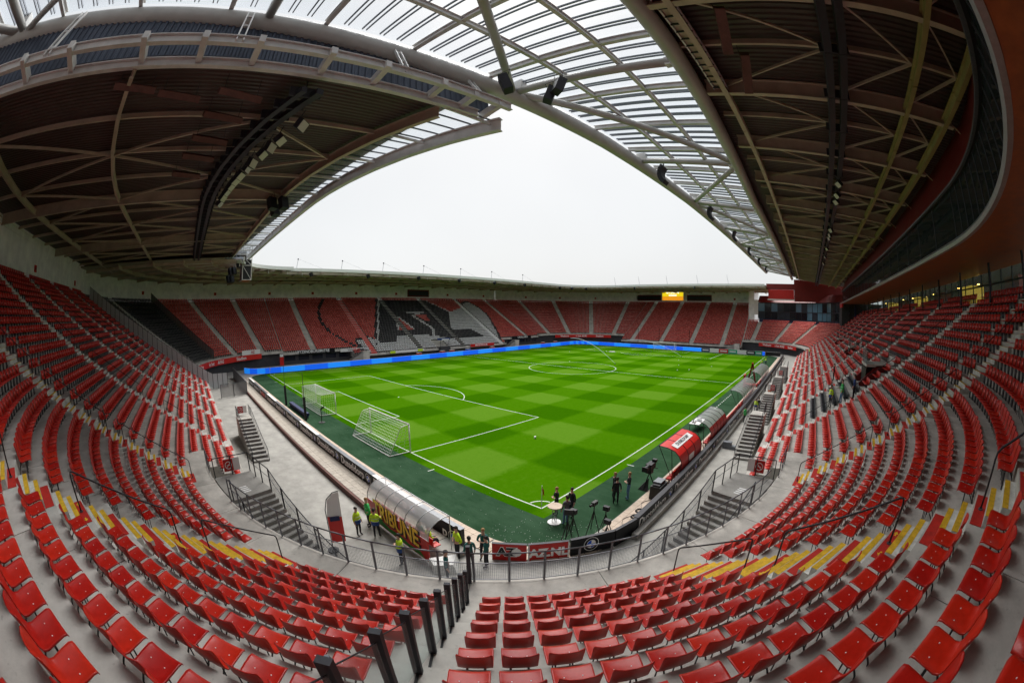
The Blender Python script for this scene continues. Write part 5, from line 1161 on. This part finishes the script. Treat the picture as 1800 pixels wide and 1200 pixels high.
# ------------------------------------------------------------------ people
def person_mesh(pose):
    V = {}; E = []
    def v(n, p, r, lab): V[n] = (Vector(p), r, lab)
    sit = pose == 'sit'
    hz = .50 if sit else .94
    v('pel', (0, 0, hz), (.155, .11), 'leg'); v('wai', (0, -.01, hz+.17), (.145, .10), 'top'); v('che', (0, 0, hz+.36), (.175, .115), 'top'); v('shl', (0, -.01, hz+.49), (.13, .085), 'top')
    v('nec', (0, 0, hz+.57), (.055, .055), 'skin'); v('hd0', (0, .02, hz+.65), (.075, .085), 'skin'); v('hd1', (0, .03, hz+.74), (.082, .095), 'skin'); v('hd2', (0, .01, hz+.83), (.06, .07), 'hair')
    E += [('pel', 'wai'), ('wai', 'che'), ('che', 'shl'), ('shl', 'nec'), ('nec', 'hd0'), ('hd0', 'hd1'), ('hd1', 'hd2')]
    for s, S in ((-1, 'L'), (1, 'R')):
        if pose == 'hips': el, wr, ha = (s*.40, -.05, hz+.20), (s*.24, .08, hz+.06), (s*.16, .12, hz+.04)
        elif pose == 'reach' and s > 0: el, wr, ha = (s*.27, .12, hz+.22), (s*.20, .36, hz+.18), (s*.18, .44, hz+.18)
        elif pose == 'fold': el, wr, ha = (s*.27, .05, hz+.20), (s*.06, .22, hz+.22), (-s*.02, .24, hz+.24)
        elif sit: el, wr, ha = (s*.25, .05, hz+.22), (s*.2, .26, hz+.16), (s*.18, .33, hz+.15)
        else: el, wr, ha = (s*.255, -.03, hz+.20), (s*.275, .06, hz-.04), (s*.27, .09, hz-.12)
        v('sh'+S, (s*.185, -.01, hz+.45), (.07, .07), 'top'); v('el'+S, el, (.052, .052), 'top'); v('wr'+S, wr, (.036, .036), 'skin'); v('ha'+S, ha, (.036, .024), 'skin')
        E += [('shl', 'sh'+S), ('sh'+S, 'el'+S), ('el'+S, 'wr'+S), ('wr'+S, 'ha'+S)]
        d = (Vector(ha)-Vector(wr)).normalized(); sd_ = Vector((0, 1, 0)) if abs(d.y) < .7 else Vector((1, 0, 0))
        for q in range(4):
            n1 = f'f{q}{S}'; L = (.075, .085, .08, .062)[q]; b0 = Vector(ha)+sd_*(.026-.017*q)
            v(n1, b0+d*L*.6, (.009, .009), 'skin'); v(n1+'t', b0+d*L+Vector((-s*.01, .012, 0)), (.008, .008), 'skin'); E += [('ha'+S, n1), (n1, n1+'t')]
        v('th'+S, Vector(wr)+d*.05+sd_*.045, (.01, .01), 'skin'); E.append(('wr'+S, 'th'+S))
        if sit: kn, an, to = (s*.11, .42, .50), (s*.11, .45, .10), (s*.12, .60, .045)
        else:
            st_ = .09 if (pose == 'reach' and s > 0) else 0
            kn, an, to = (s*.115, .02+st_, .50), (s*.125, -.02+st_*1.4, .09), (s*.145, .14+st_*1.4, .045)
        v('hi'+S, (s*.09, 0, hz-.04), (.095, .10), 'leg'); v('kn'+S, kn, (.068, .07), 'leg'); v('an'+S, an, (.048, .052), 'leg'); v('to'+S, to, (.046, .038), 'shoe')
        E += [('pel', 'hi'+S), ('hi'+S, 'kn'+S), ('kn'+S, 'an'+S), ('an'+S, 'to'+S)]
    names = list(V); me = bpy.data.meshes.new('body'); me.from_pydata([V[n][0] for n in names], [(names.index(a), names.index(b)) for a, b in E], [])
    o = bpy.data.objects.new('tmp', me); COL.objects.link(o); mo = o.modifiers.new('s', 'SKIN'); mo.use_smooth_shade = True
    if not me.skin_vertices: 
        bpy.context.view_layer.objects.active = o; bpy.ops.mesh.customdata_skin_add()
    sv = me.skin_vertices[0].data
    for i, n in enumerate(names): sv[i].radius = V[n][1]; sv[i].use_root = (n == 'pel')
    su = o.modifiers.new('d', 'SUBSURF'); su.levels = 1; su.render_levels = 1
    dg = bpy.context.evaluated_depsgraph_get(); r = bpy.data.meshes.new_from_object(o.evaluated_get(dg)); bpy.data.objects.remove(o)
    P = [V[n][0] for n in names]; lab = [V[n][2] for n in names]; segs = [(V[a][0], V[b][0], V[a][2], V[b][2]) for a, b in E]
    out = []
    for f in r.polygons:
        c = Vector(f.center); best = (9, 'top')
        for a, b, la, lb in segs:
            t = max(0, min(1, (c-a).dot(b-a)/max(1e-9, (b-a).length_squared))); dd = (a+(b-a)*t-c).length
            if dd < best[0]: best = (dd, la if t < .5 else lb)
        L = best[1]
        if L == 'skin' and c.z > hz+.66 and (c.y < -.01 or c.z > hz+.80): L = 'hair'
        out.append({'top': 0, 'leg': 1, 'skin': 2, 'hair': 3, 'shoe': 4}[L])
    return r, out
POSES = {p: person_mesh(p) for p in ('stand', 'hips', 'reach', 'fold', 'sit')}
def person(p, look, pose, top, leg, hair, lab, h=1.0, coat=None):
    src, idx = POSES[pose]; me = src.copy(); me.materials.clear()
    for m in (top, leg, 'skin', hair, 'shoe'): me.materials.append(M[m])
    me.polygons.foreach_set('material_index', idx); me.polygons.foreach_set('use_smooth', [True]*len(idx))
    o = thing('person', lab, 'person', p, None, look); b = bpy.data.objects.new('body', me); link(b, o); b.scale = (h, h, h)
    hz = (.50 if pose == 'sit' else .94)*h
    # hair or cap: a flattened half dome
    mb = MB(); vs = []; fs = []; n = 10
    for i in range(4):
        e = R_(5+i*28); vs += [(.098*math.cos(e)*math.cos(2*math.pi*k/n), .01+.115*math.cos(e)*math.sin(2*math.pi*k/n), hz+.775*h+.11*math.sin(e)-.05*(1 if math.sin(2*math.pi*k/n) < -.3 and i == 0 else 0)) for k in range(n)]
    for i in range(3): fs += [(i*n+k, i*n+(k+1) % n, (i+1)*n+(k+1) % n, (i+1)*n+k) for k in range(n)]
    fs.append(tuple(3*n+k for k in range(n))); mb.add(vs, fs, hair); mb.build('hair', o, True)
    if coat:      # loose open-bottomed jacket over the torso with reflective bands
        mb = MB(); prof = [(hz-.10, .235, .175), (hz+.1, .215, .16), (hz+.3, .225, .165), (hz+.46, .20, .14), (hz+.53, .11, .10)]; vs = []; n = 14
        for z, a, b_ in prof: vs += [(a*math.cos(2*math.pi*k/n), b_*math.sin(2*math.pi*k/n), z) for k in range(n)]
        for i in range(len(prof)-1): mb.add(vs[i*n:(i+2)*n], [(k, (k+1) % n, n+(k+1) % n, n+k) for k in range(n)], coat[1] if i == 0 and coat[1] else coat[0])
        jk = mb.build('jacket', o, True)
        for z, a, b_ in ((hz+.12, .222, .167), (hz+.30, .230, .17)):
            MB().tube([(a*math.cos(2*math.pi*k/n), b_*math.sin(2*math.pi*k/n), z) for k in range(n)], .016, 'steel_light', 4, closed=True).build('reflective_band', jk)
    return o
HV = ('hivis', 'blue_dark')
person((-4.3, -9.7, 0), -1.2, 'stand', 'hivis', 'trousers_dark', 'hair_dark', 'person in yellow and navy jacket facing the lettered shelter', .97, HV)
person((-4.85, -8.75, 0), 2.9, 'hips', 'green_vest', 'trousers_dark', 'hair_fair', 'person in bright green vest by the brown kerb', 1.02, ('green_vest', None))
person((-3.55, -9.0, 0), .8, 'reach', 'hivis', 'trousers_dark', 'hair_dark', 'person in yellow jacket reaching towards the person in green', 1.0, HV)
person((-.66, -9.3, 0), 2.4, 'fold', 'hivis', 'trousers_dark', 'hair_dark', 'person in yellow jacket standing alone in front of the lettered wall', 1.0, HV)
person((1.75, -8.5, 0), -.7, 'stand', 'jacket_teal', 'trousers_dark', 'hair_dark', 'person in dark teal jacket near the white plinth', 1.0)
person((.55, -6.9, 0), 2.9, 'hips', 'hivis', 'trousers_dark', 'hair_dark', 'person in short-sleeved yellow shirt at the end of the black boards', 1.04)
person((1.55, -7.0, 0), 1.2, 'stand', 'jacket_teal', 'trousers_dark', 'hair_dark', 'teal-jacketed person in the group of three at the board gap, closest to the fence', 1.0)
person((1.5, -6.1, 0), -2.6, 'fold', 'jacket_teal', 'trousers_dark', 'hair_fair', 'teal-jacketed person in the group of three, standing on the paving', 1.03)
person((2.05, -6.45, 0), 2.0, 'stand', 'jacket_teal', 'trousers_dark', 'hair_dark', 'teal-jacketed person in the group of three beside the red letter board', 1.0)
person((-.9, -7.5, .16), -.2, 'sit', 'hivis', 'trousers_dark', 'hair_dark', 'person in yellow and blue jacket sitting inside the lettered shelter', 1.0, ('hivis', 'blue'))
person((-1.6, -7.5, .16), .1, 'sit', 'jacket_teal', 'trousers_dark', 'hair_dark', 'person in teal jacket sitting deeper inside the lettered shelter', 1.0)
tb = thing('standing_table', 'round standing table with truss leg on the turf by the corner flag', 'table', (1.65, -.9, 0)); MB().cyl((0, 0, 1.08), .42, .05, 'paver', 20).build('table_top', tb); MB().cyl((0, 0, .03), .38, .06, 'white', 20).build('base', tb)
for k in range(3): a = k*2.1; MB().tube([(.13*math.cos(a), .13*math.sin(a), .05), (.13*math.cos(a), .13*math.sin(a), 1.06)], .02, 'steel_light', 6).build('truss_leg', tb)
MB().tube([(.13*math.cos(k*2.1), .13*math.sin(k*2.1), .08+.09*k) for k in range(11)], .012, 'steel_light', 5).build('truss_brace', tb)
person((1.15, -.1, 0), 2.6, 'fold', 'jacket_black', 'trousers_dark', 'hair_fair', 'fair-haired person in black jacket leaning at the standing table', 1.02); person((1.95, .25, 0), 2.9, 'stand', 'jacket_black', 'trousers_dark', 'hair_dark', 'person in black jacket and cap behind the standing table', 1.06)
person((2.25, -.65, 0), 1.1, 'reach', 'jacket_grey', 'jeans', 'hair_dark', 'person in grey jumper and blue jeans at the standing table, seen from behind', 1.02)
person((2.75, 3.75, 0), -.9, 'stand', 'jacket_black', 'trousers_dark', 'hair_fair', 'fair-haired person in black tracksuit on the turf near the touchline', 1.03); person((3.2, 3.25, 0), .5, 'stand', 'jacket_black', 'trousers_dark', 'hair_dark', 'dark-haired person in black, middle of the three by the television camera', 1.0); person((3.55, 4.2, 0), 2.2, 'fold', 'jacket_black', 'jeans', 'hair_fair', 'person in black jacket and pale jeans next to the television camera', 1.05)
for p, look, pose, top, leg, lab, coat in (((7.3, 32.2, 0), 3.0, 'stand', 'hivis', 'trousers_dark', 'person in yellow jacket standing alone on the right concourse', HV), ((7.95, 42.6, 0), .3, 'stand', 'orange_vest', 'trousers_dark', 'person in orange vest walking on the right concourse', ('orange_vest', None)),
        ((8.2, 37.6, 0), .6, 'stand', 'blue_jacket', 'trousers_dark', 'person in blue jacket beside the main stand stair', None), ((7.6, 32.9, 0), .2, 'stand', 'jacket_black', 'trousers_dark', 'dark-clothed person by the railing behind the lone yellow jacket', None),
        ((6.75, 27.2, 0), 1.2, 'reach', 'green_vest', 'trousers_dark', 'person in green and black vest leaning at the low wall', ('green_vest', None)), ((6.7, 57.4, 0), 1.5, 'hips', 'jacket_black', 'trousers_dark', 'dark-clothed person with hand on hip at the farther low wall', None),
        ((8.0, 51.0, 0), .1, 'stand', 'jacket_black', 'trousers_dark', 'person in black on the concourse beside the third stair', None), ((8.0, 65.8, 0), .4, 'stand', 'jacket_grey', 'jeans', 'person in pale clothes farthest along the right concourse', None),
        ((2.2, 78.1, 0), .5, 'stand', 'hivis', 'trousers_dark', 'person in yellow on the turf, nearer of the far pair', HV), ((2.65, 83.4, 0), -.4, 'stand', 'hivis', 'trousers_dark', 'person in yellow on the turf, farther of the far pair', HV),
        (at('right', 16.4, rowF(3, 'right')+.25, rowZ(3, 'right')), 1.57, 'reach', 'green_vest', 'jeans', 'person in green vest standing among the main stand seats', ('green_vest', None)), (at('right', 17.1, rowF(2, 'right')+.25, rowZ(2, 'right')), 2.2, 'stand', 'hivis', 'trousers_dark', 'person in yellow among the main stand seats by the green vest', HV), (at('right', 15.2, rowF(4, 'right')+.25, rowZ(4, 'right')), 1.2, 'stand', 'blue_jacket', 'trousers_dark', 'person in blue between the black seats', None),
        (at('right', 28.4, rowF(3, 'right')+.25, rowZ(3, 'right')), 1.4, 'stand', 'jacket_black', 'trousers_dark', 'person in black standing in the middle main stand rows', None), (at('right', 76, rowF(0, 'right')+.25, rowZ(0, 'right')), 1.5, 'stand', 'hivis', 'trousers_dark', 'person in yellow low in the distant main stand rows', HV)):
    person(p, look, pose, top, leg, 'hair_dark', lab, 1.0, coat)
# ------------------------------------------------------------------ broadcast gear
tv = thing('television_camera', 'large black television camera on a draped tripod by the touchline', 'camera', (3.95, 6.4, 0))
for a in (.3, 2.4, 4.5): MB().tube([(0, 0, 1.15), (.55*math.cos(a), .55*math.sin(a), .02)], .035, 'black', 6).build('leg', tv)
MB().add([(-.5, -.5, .02), (.3, -.6, .02), (.05, -.1, .8), (-.6, .4, .02)], [(0, 1, 2), (0, 2, 3), (1, 3, 2), (0, 3, 1)], 'black').build('drape', tv)
MB().box((0, 0, 1.3), (.4, .4, .3), 'speaker').build('head', tv); MB().box((0, .1, 1.62), (.42, .8, .42), 'speaker').build('camera_body', tv); cbd = tv.children[-1] if False else [c for c in bpy.data.objects if c.parent == tv and c.name.startswith('camera_body')][0]; MB().cyl((0, -.55, 1.66), .17, .55, 'black', 14, (0, 1, 0)).build('lens', cbd); MB().box((0, -.85, 1.66), (.4, .06, .34), 'black').build('lens_hood', cbd); MB().box((.1, .5, 1.9), (.3, .25, .2), 'black').build('viewfinder', cbd); MB().tube([(.1, .4, 1.4), (.25, .9, 1.2)], .025, 'black', 5).build('pan_handle', tv)
def tripod(p, h, lab, head):
    t = thing('tripod', lab, 'tripod', p)
    for a in (.2, 2.3, 4.4): MB().tube([(0, 0, h*.8), (.42*math.cos(a), .42*math.sin(a), .02)], .025, 'black', 6).build('leg', t)
    MB().tube([(0, 0, h*.5), (0, 0, h)], .03, 'black', 6).build('centre_column', t)
    if head == 'light': MB().box((0, 0, h+.15), (.4, .1, .3), 'black', Matrix.Rotation(.5, 3, 'Z')).build('lamp_panel', t)
    elif head == 'cam': MB().box((0, 0, h+.1), (.18, .4, .22), 'black').build('camera_body', t); MB().cyl((0, -.3, h+.1), .07, .25, 'black', 10, (0, 1, 0)).build('lens', t)
    elif head == 'mon': MB().box((0, 0, h+.1), (.34, .2, .26), 'speaker').build('monitor', t)
tripod((3.5, -2.3, 0), 1.75, 'tall black tripod with lamp panel behind the standing table', 'light'); tripod((3.35, -1.6, 0), 1.5, 'black tripod close behind the lamp tripod', 'mon'); tripod((3.95, -.6, 0), 1.75, 'black tripod with slim camera between the corner and the camera cart', 'cam'); tripod((4.35, .0, 0), 1.3, 'shorter black tripod on the paving edge', 'mon'); tripod((4.9, -.75, 0), 1.0, 'low black tripod with monitor on the corner paving', 'mon')
ct = thing('equipment_cart', 'black equipment cart with cables behind the right boards', 'cart', (5.1, 5.5, 0)); MB().box((0, 0, .5), (.7, 1.3, .9), 'black').build('cart_body', ct); MB().box((-.05, .1, 1.05), (.55, .8, .22), 'steel_grey').build('monitor_deck', ct); MB().box((0, -.35, 1.0), (.5, .4, .1), 'speaker').build('keyboard_tray', ct)
for y in (-.55, .55): MB().cyl((0, y, .08), .08, .6, 'black', 10, (1, 0, 0)).build('wheel', ct)
for k, (x, y) in enumerate(((5.0, 3.0), (5.1, 2.2), (5.3, -.2))):
    c = MB()
    for j in range(3): c.tube([(.26*math.cos(t*.5)+.03*j, .26*math.sin(t*.5), .07+.03*j) for t in range(13)], .018, 'black', 5)
    o = c.build('cable_coil'); o.location = (x, y, 0); tag(o, ['black cable coil on the paving nearest the camera cart', 'black cable coil in the middle of the right paving', 'black cable coil beside the low monitor tripod'][k], 'cable', 'cable coils on the right paving')
cb = MB().tube([(4.9+.25*math.sin(k*.9), -.2+.35*k, .075) for k in range(16)], .014, 'black', 5); tag(cb.build('loose_cable'), 'loose black cable wandering along the right paving', 'cable')
fl = thing('feather_flag', 'white and red feather flag standing on the concourse by the left stair', 'flag', (-3.6, -11.6, 0), None, 1.3); MB().tube([(0, 0, 0), (0, 0, 2.4), (.15, .02, 2.95), (.5, .05, 3.25), (.8, .08, 3.3)], .025, 'black', 6).build('flag_pole', fl)
MB().add([(.03, .01, .5), (.75, .05, .45), (.78, .06, 1.9), (.03, .01, 2.0)], [(0, 1, 2, 3)], 'red_bright').build('flag_cloth', fl); MB().add([(.03, .01, 2.0), (.78, .06, 1.9), (.8, .08, 3.26), (.5, .05, 3.2), (.17, .02, 2.9)], [(0, 1, 2, 3, 4)], 'white').build('flag_cloth', fl); MB().cyl((.4, .06, 1.0), .2, .02, 'white', 14, (0, 1, 0)).build('emblem', fl); MB().box((.4, .0, 1.85), (.5, .02, .25), 'navy').build('print', fl); MB().cyl((0, 0, .04), .3, .08, 'black', 12).build('base', fl)
fl2 = thing('feather_flag', 'small red and white feather flag beside the black-seat corner banner', 'flag', (-79.5, 5.6, 0)); MB().box((0, 0, 1.2), (.1, 1.0, 2.0), 'red_bright').build('flag_cloth', fl2); MB().box((0, 0, 2.5), (.1, .9, .7), 'white').build('flag_cloth', fl2)
for k, (x, y) in enumerate(((-9.2, 10.4), (-14, 62), (-16.5, 70), (-12, 64), (-9, 72), (-20, 80), (-40, 60), (-54, 80), (-46, 88))):
    o = MB().cyl((0, 0, .11), .1, .2, 'white', 10).build('football'); o.location = (x, y, 0); tag(o, f'small white football, {ordn[k]} by distance from the near corner flag', 'football', 'white footballs lying on the grass')
bk_ = MB()
for k in range(14): a = k*2.4; bk_.box((.3*math.sqrt(k)*math.cos(a)*.8, .3*math.sqrt(k)*math.sin(a)*.8, .1), (.3, .3, .2), 'white', Matrix.Rotation(a, 3, 'Z'))
o = bk_.build('warm_up_markers', kind='stuff'); o.location = (-44, 88, 0)
# sprinklers
for k, (p, e, lab) in enumerate((((-29.5, 63, 0), (-66, 98, 2.5), 'long water jet from a sprinkler crossing the centre circle'), ((-22, 88, 0), (-48, 106, 2.2), 'shorter water jet from a sprinkler before the far goal'))):
    s = thing('sprinkler', lab, 'sprinkler', p); MB().cyl((0, 0, .1), .12, .2, 'black', 8).build('nozzle', s); d = Vector(e)-Vector(p); n = 26; path_ = [Vector((d.x*f, d.y*f, .2+5.2*f*(1-f)*1.25+d.z*f)) for f in [j/n for j in range(n+1)]]
    MB().tube(path_, .03, 'jet', 5, r2=.16).build('water_jet', s)
# ------------------------------------------------------------------ stand dividers, banners, scoreboard, foot of the far stands
def rake_fence(seg, t, r0, r1, lab, panel, hh=2.2):
    f = thing('segregation_fence', lab, 'fence'); n = r1-r0
    for k in range(n):
        i = r0+k; Ra, Rb = rowF(i, seg), rowB(i, seg); za, zb = max(0, rowZ(i-1, seg)), max(0, rowZ(i, seg)); A, B = at(seg, t, Ra, za), at(seg, t, Rb, zb)
        if panel and k < n: 
            tn = Vector((0, 0, 0)); c, nn = base(seg, t); e = Vector((-nn.y, nn.x, 0))*.02
            pts = [A+Vector((0, 0, .05)), B+Vector((0, 0, .05)), B+Vector((0, 0, hh)), A+Vector((0, 0, hh))]; MB().add([p-e for p in pts]+[p+e for p in pts], [(3, 2, 1, 0), (4, 5, 6, 7), (0, 1, 5, 4), (1, 2, 6, 5), (2, 3, 7, 6), (3, 0, 4, 7)], panel).build('panel', f)
        MB().bar(A, A+Vector((0, 0, hh+.05)), .08, .08, 'steel_dark').build('fence_post', f); MB().tube([A+Vector((0, 0, hh)), B+Vector((0, 0, hh))], .03, 'steel_dark', 5).build('top_rail', f); MB().tube([A+Vector((0, 0, hh*.5)), B+Vector((0, 0, hh*.5))], .02, 'steel_dark', 5).build('mid_rail', f)
rake_fence('left', -57.3, -8, 21, 'tall white panel fence descending between the red and black seats', 'panel_white', 2.5); rake_fence('west', 228.5, 0, 27, 'grey barred fence climbing between the black seats and the far red seats', 'mesh_sheet', 2.2)
bf = thing('barrier_gate', 'grey steel barrier gate across the concourse beside the panel fence', 'gate')
for a, b in (((-48, -12.6), (-48.4, -10.4)), ((-48.4, -10.4), (-48.9, -8.1))):
    a, b = Vector(a+(0,)), Vector(b+(0,)); z = Vector((0, 0, 2.0)); MB().bar(a, a+z, .1, .1, 'steel_grey').build('gate_post', bf); MB().bar(b, b+z, .1, .1, 'steel_grey').build('gate_post', bf); MB().bar(a+z, b+z, .06, .06, 'steel_grey').build('top_rail', bf); MB().add([a+z*.03, b+z*.03, b+z*.97, a+z*.97], [(0, 1, 2, 3)], 'mesh_sheet').build('gate_panel', bf)
sf = thing('concourse_screen', 'grey solid screen wall beside the pitch at the black-seat corner', 'wall')
for k in range(6): MB().box((-51-3.1*k, -8.1, 1.0), (3.0, .1, 2.0), 'steel_grey').build('wall_panel', sf)
def banner(seg, t0, t1, R, z0, z1, m, lab, words, cat='banner', tm='letter_white', size=.8):
    b = thing('stand_banner', lab, cat); st_ = [(seg, t0+(t1-t0)*k/10) for k in range(11)]; mb = MB(); sweep(mb, st_, [(R, z0), (R+.06, z0), (R+.06, z1), (R, z1)], m); bc = mb.build('banner_cloth', b)
    for f, w in words:
        t = t0+(t1-t0)*f; c, n = base(seg, t); tg = Vector((-n.y, n.x, 0)); p = at(seg, t, R-.02 if seg in ('far', 'end') else R-.12, (z0+z1)/2); text(w, bc, p, -tg, (0, 0, 1), size, tm, bold=.015)
W3 = ((.82, 'Welkom'), (.52, 'in het AFAS'), (.2, 'Stadion'))
banner('west', 195, 262, 22.9, 2.15, 3.25, 'red_bright', 'long red welcome banner below the black seats', ((.22, 'Stadion'), (.48, 'AFAS'), (.62, 'in het'), (.84, 'Welkom')), size=1.0)
banner('north', 103, 160, 22.9, 1.9, 3.0, 'red_bright', 'long red welcome banner under the far corner seats', W3, size=1.0); banner('east', 28, 74, 22.9, 1.9, 3.0, 'red_bright', 'long red welcome banner under the glass-fronted corner', W3, size=1.0)
banner('west', 196, 209, 22.85, 3.3, 4.3, 'white', 'white and red cloth banner on the rail above the red welcome banner', ((.4, 'AZ'),), tm='red')
banner('far', 10.5, 20.2, 23.25, 2.4, 3.3, 'black_board', 'black agency banner with white letters under the far seats', ((.30, 'UITZENDBUREAU'), (.76, 'TRE'), (.61, 'ER')), size=.95)
banner('far', 21.6, 29.5, 22.9, 2.2, 3.0, 'white', 'long white banner with grey letters under the far seats', ((.5, 'VAN HILLEN'),), tm='steel_grey', size=.7)
banner('far', 84, 94, 23.25, 2.4, 3.3, 'black_board', 'black banner with white letters at the far right of the far seats', ((.55, 'CAVALLARO'),), size=.95); banner('far', 63, 73, 20.8, 1.1, 1.95, 'red_bright', 'red banner with white letters below the white disc of seats', ((.45, 'BRINKMAN.NL'),), size=.8); banner('far', 35, 46, 20.8, 1.1, 1.75, 'white', 'white banner with green ends below the black letter seats', ((.5, ''),))
for t in (35.8, 44.6): MB().box(at('far', t, 20.7, 1.42), (.1, 1.6, .6), 'lime').build('lime_print', bpy.data.objects['stand_banner'] if False else [o for o in bpy.data.objects if o.get('label') == 'white banner with green ends below the black letter seats'][0])
sb = thing('scoreboard', 'yellow glowing scoreboard screen hanging under the opposite roof edge', 'scoreboard', (-45.3, 144.2, 17.2)); MB().box((0, 0, 2.75), (10.6, .5, 5.7), 'white').build('frame', sb)
MB().box((0, -.27, 3.5), (9.6, .06, 3.6), 'screen_yellow').build('screen', sb); MB().box((0, -.28, .85), (9.6, .06, 1.6), 'screen_orange').build('screen', sb)
text('01:30:14', sb, (-45.3, 143.85, 20.6), (1, 0, 0), (0, 0, 1), 1.7, 'screen_white', bold=.06); MB().box((0, -.34, 2.1), (3.6, .03, .5), 'screen_white').build('caption_bar', sb)
for k, (seg, t, lab) in enumerate((('far', 26, 'small grey stair below the far seats near the white banner'), ('far', 80.5, 'small grey stair below the far seats near the disc'), ('end', -12.5, 'small grey stair below the scoreboard stand near the glass corner'))):
    side_stair(seg, t, t-4.2, 20.0, 2.4, lab)
for k, (x, lab) in enumerate(((-46, 'first black floodlight pole behind the far goal boards'), (-38, 'second black floodlight pole behind the far goal boards'), (-27, 'third black floodlight pole behind the far goal boards'))):
    p = thing('net_pole', lab, 'pole', (x, 110.5, 0), 'thin black poles behind the far goal'); MB().tube([(0, 0, 0), (0, 0, 6.5)], .07, 'black', 6).build('pole_tube', p); MB().cyl((0, 0, .1), .2, .2, 'black', 8).build('base', p)
for k, (y, m) in enumerate(((40, 'red'), (47.5, 'red'), (50.8, 'red'), (56.5, 'blue'), (66, 'red'), (90, 'red'), (97, 'red'))):
    c = thing('equipment_crate', f'{ordn[k]} coloured crate behind the far blue screens counting from the black seats', 'crate', (-72.0, y, 0), 'crates behind the far screens'); MB().box((0, 0, .7), (.8, 1.3, 1.4), m).build('crate_body', c); MB().box((0, 0, 1.43), (.84, 1.34, .05), 'white').build('lid', c)
cv = thing('camera_platform', 'blue covered camera platform cut into the far white seats', 'platform', at('far', 53, 21.5, 0)); MB().box((0, 0, .9), (2.6, 3.6, 1.8), 'wall_dark').build('platform_body', cv); MB().box((.4, 0, 4.0), (1.6, 3.4, .5), 'blue_dark').build('roof_cover', cv); MB().box((1.25, 0, 3.9), (.06, 2.6, .3), 'white').build('print', cv)
for y in (-1.5, 1.5): MB().bar((.9, y, 1.8), (.9, y, 3.8), .08, .08, 'steel_dark').build('post', cv)
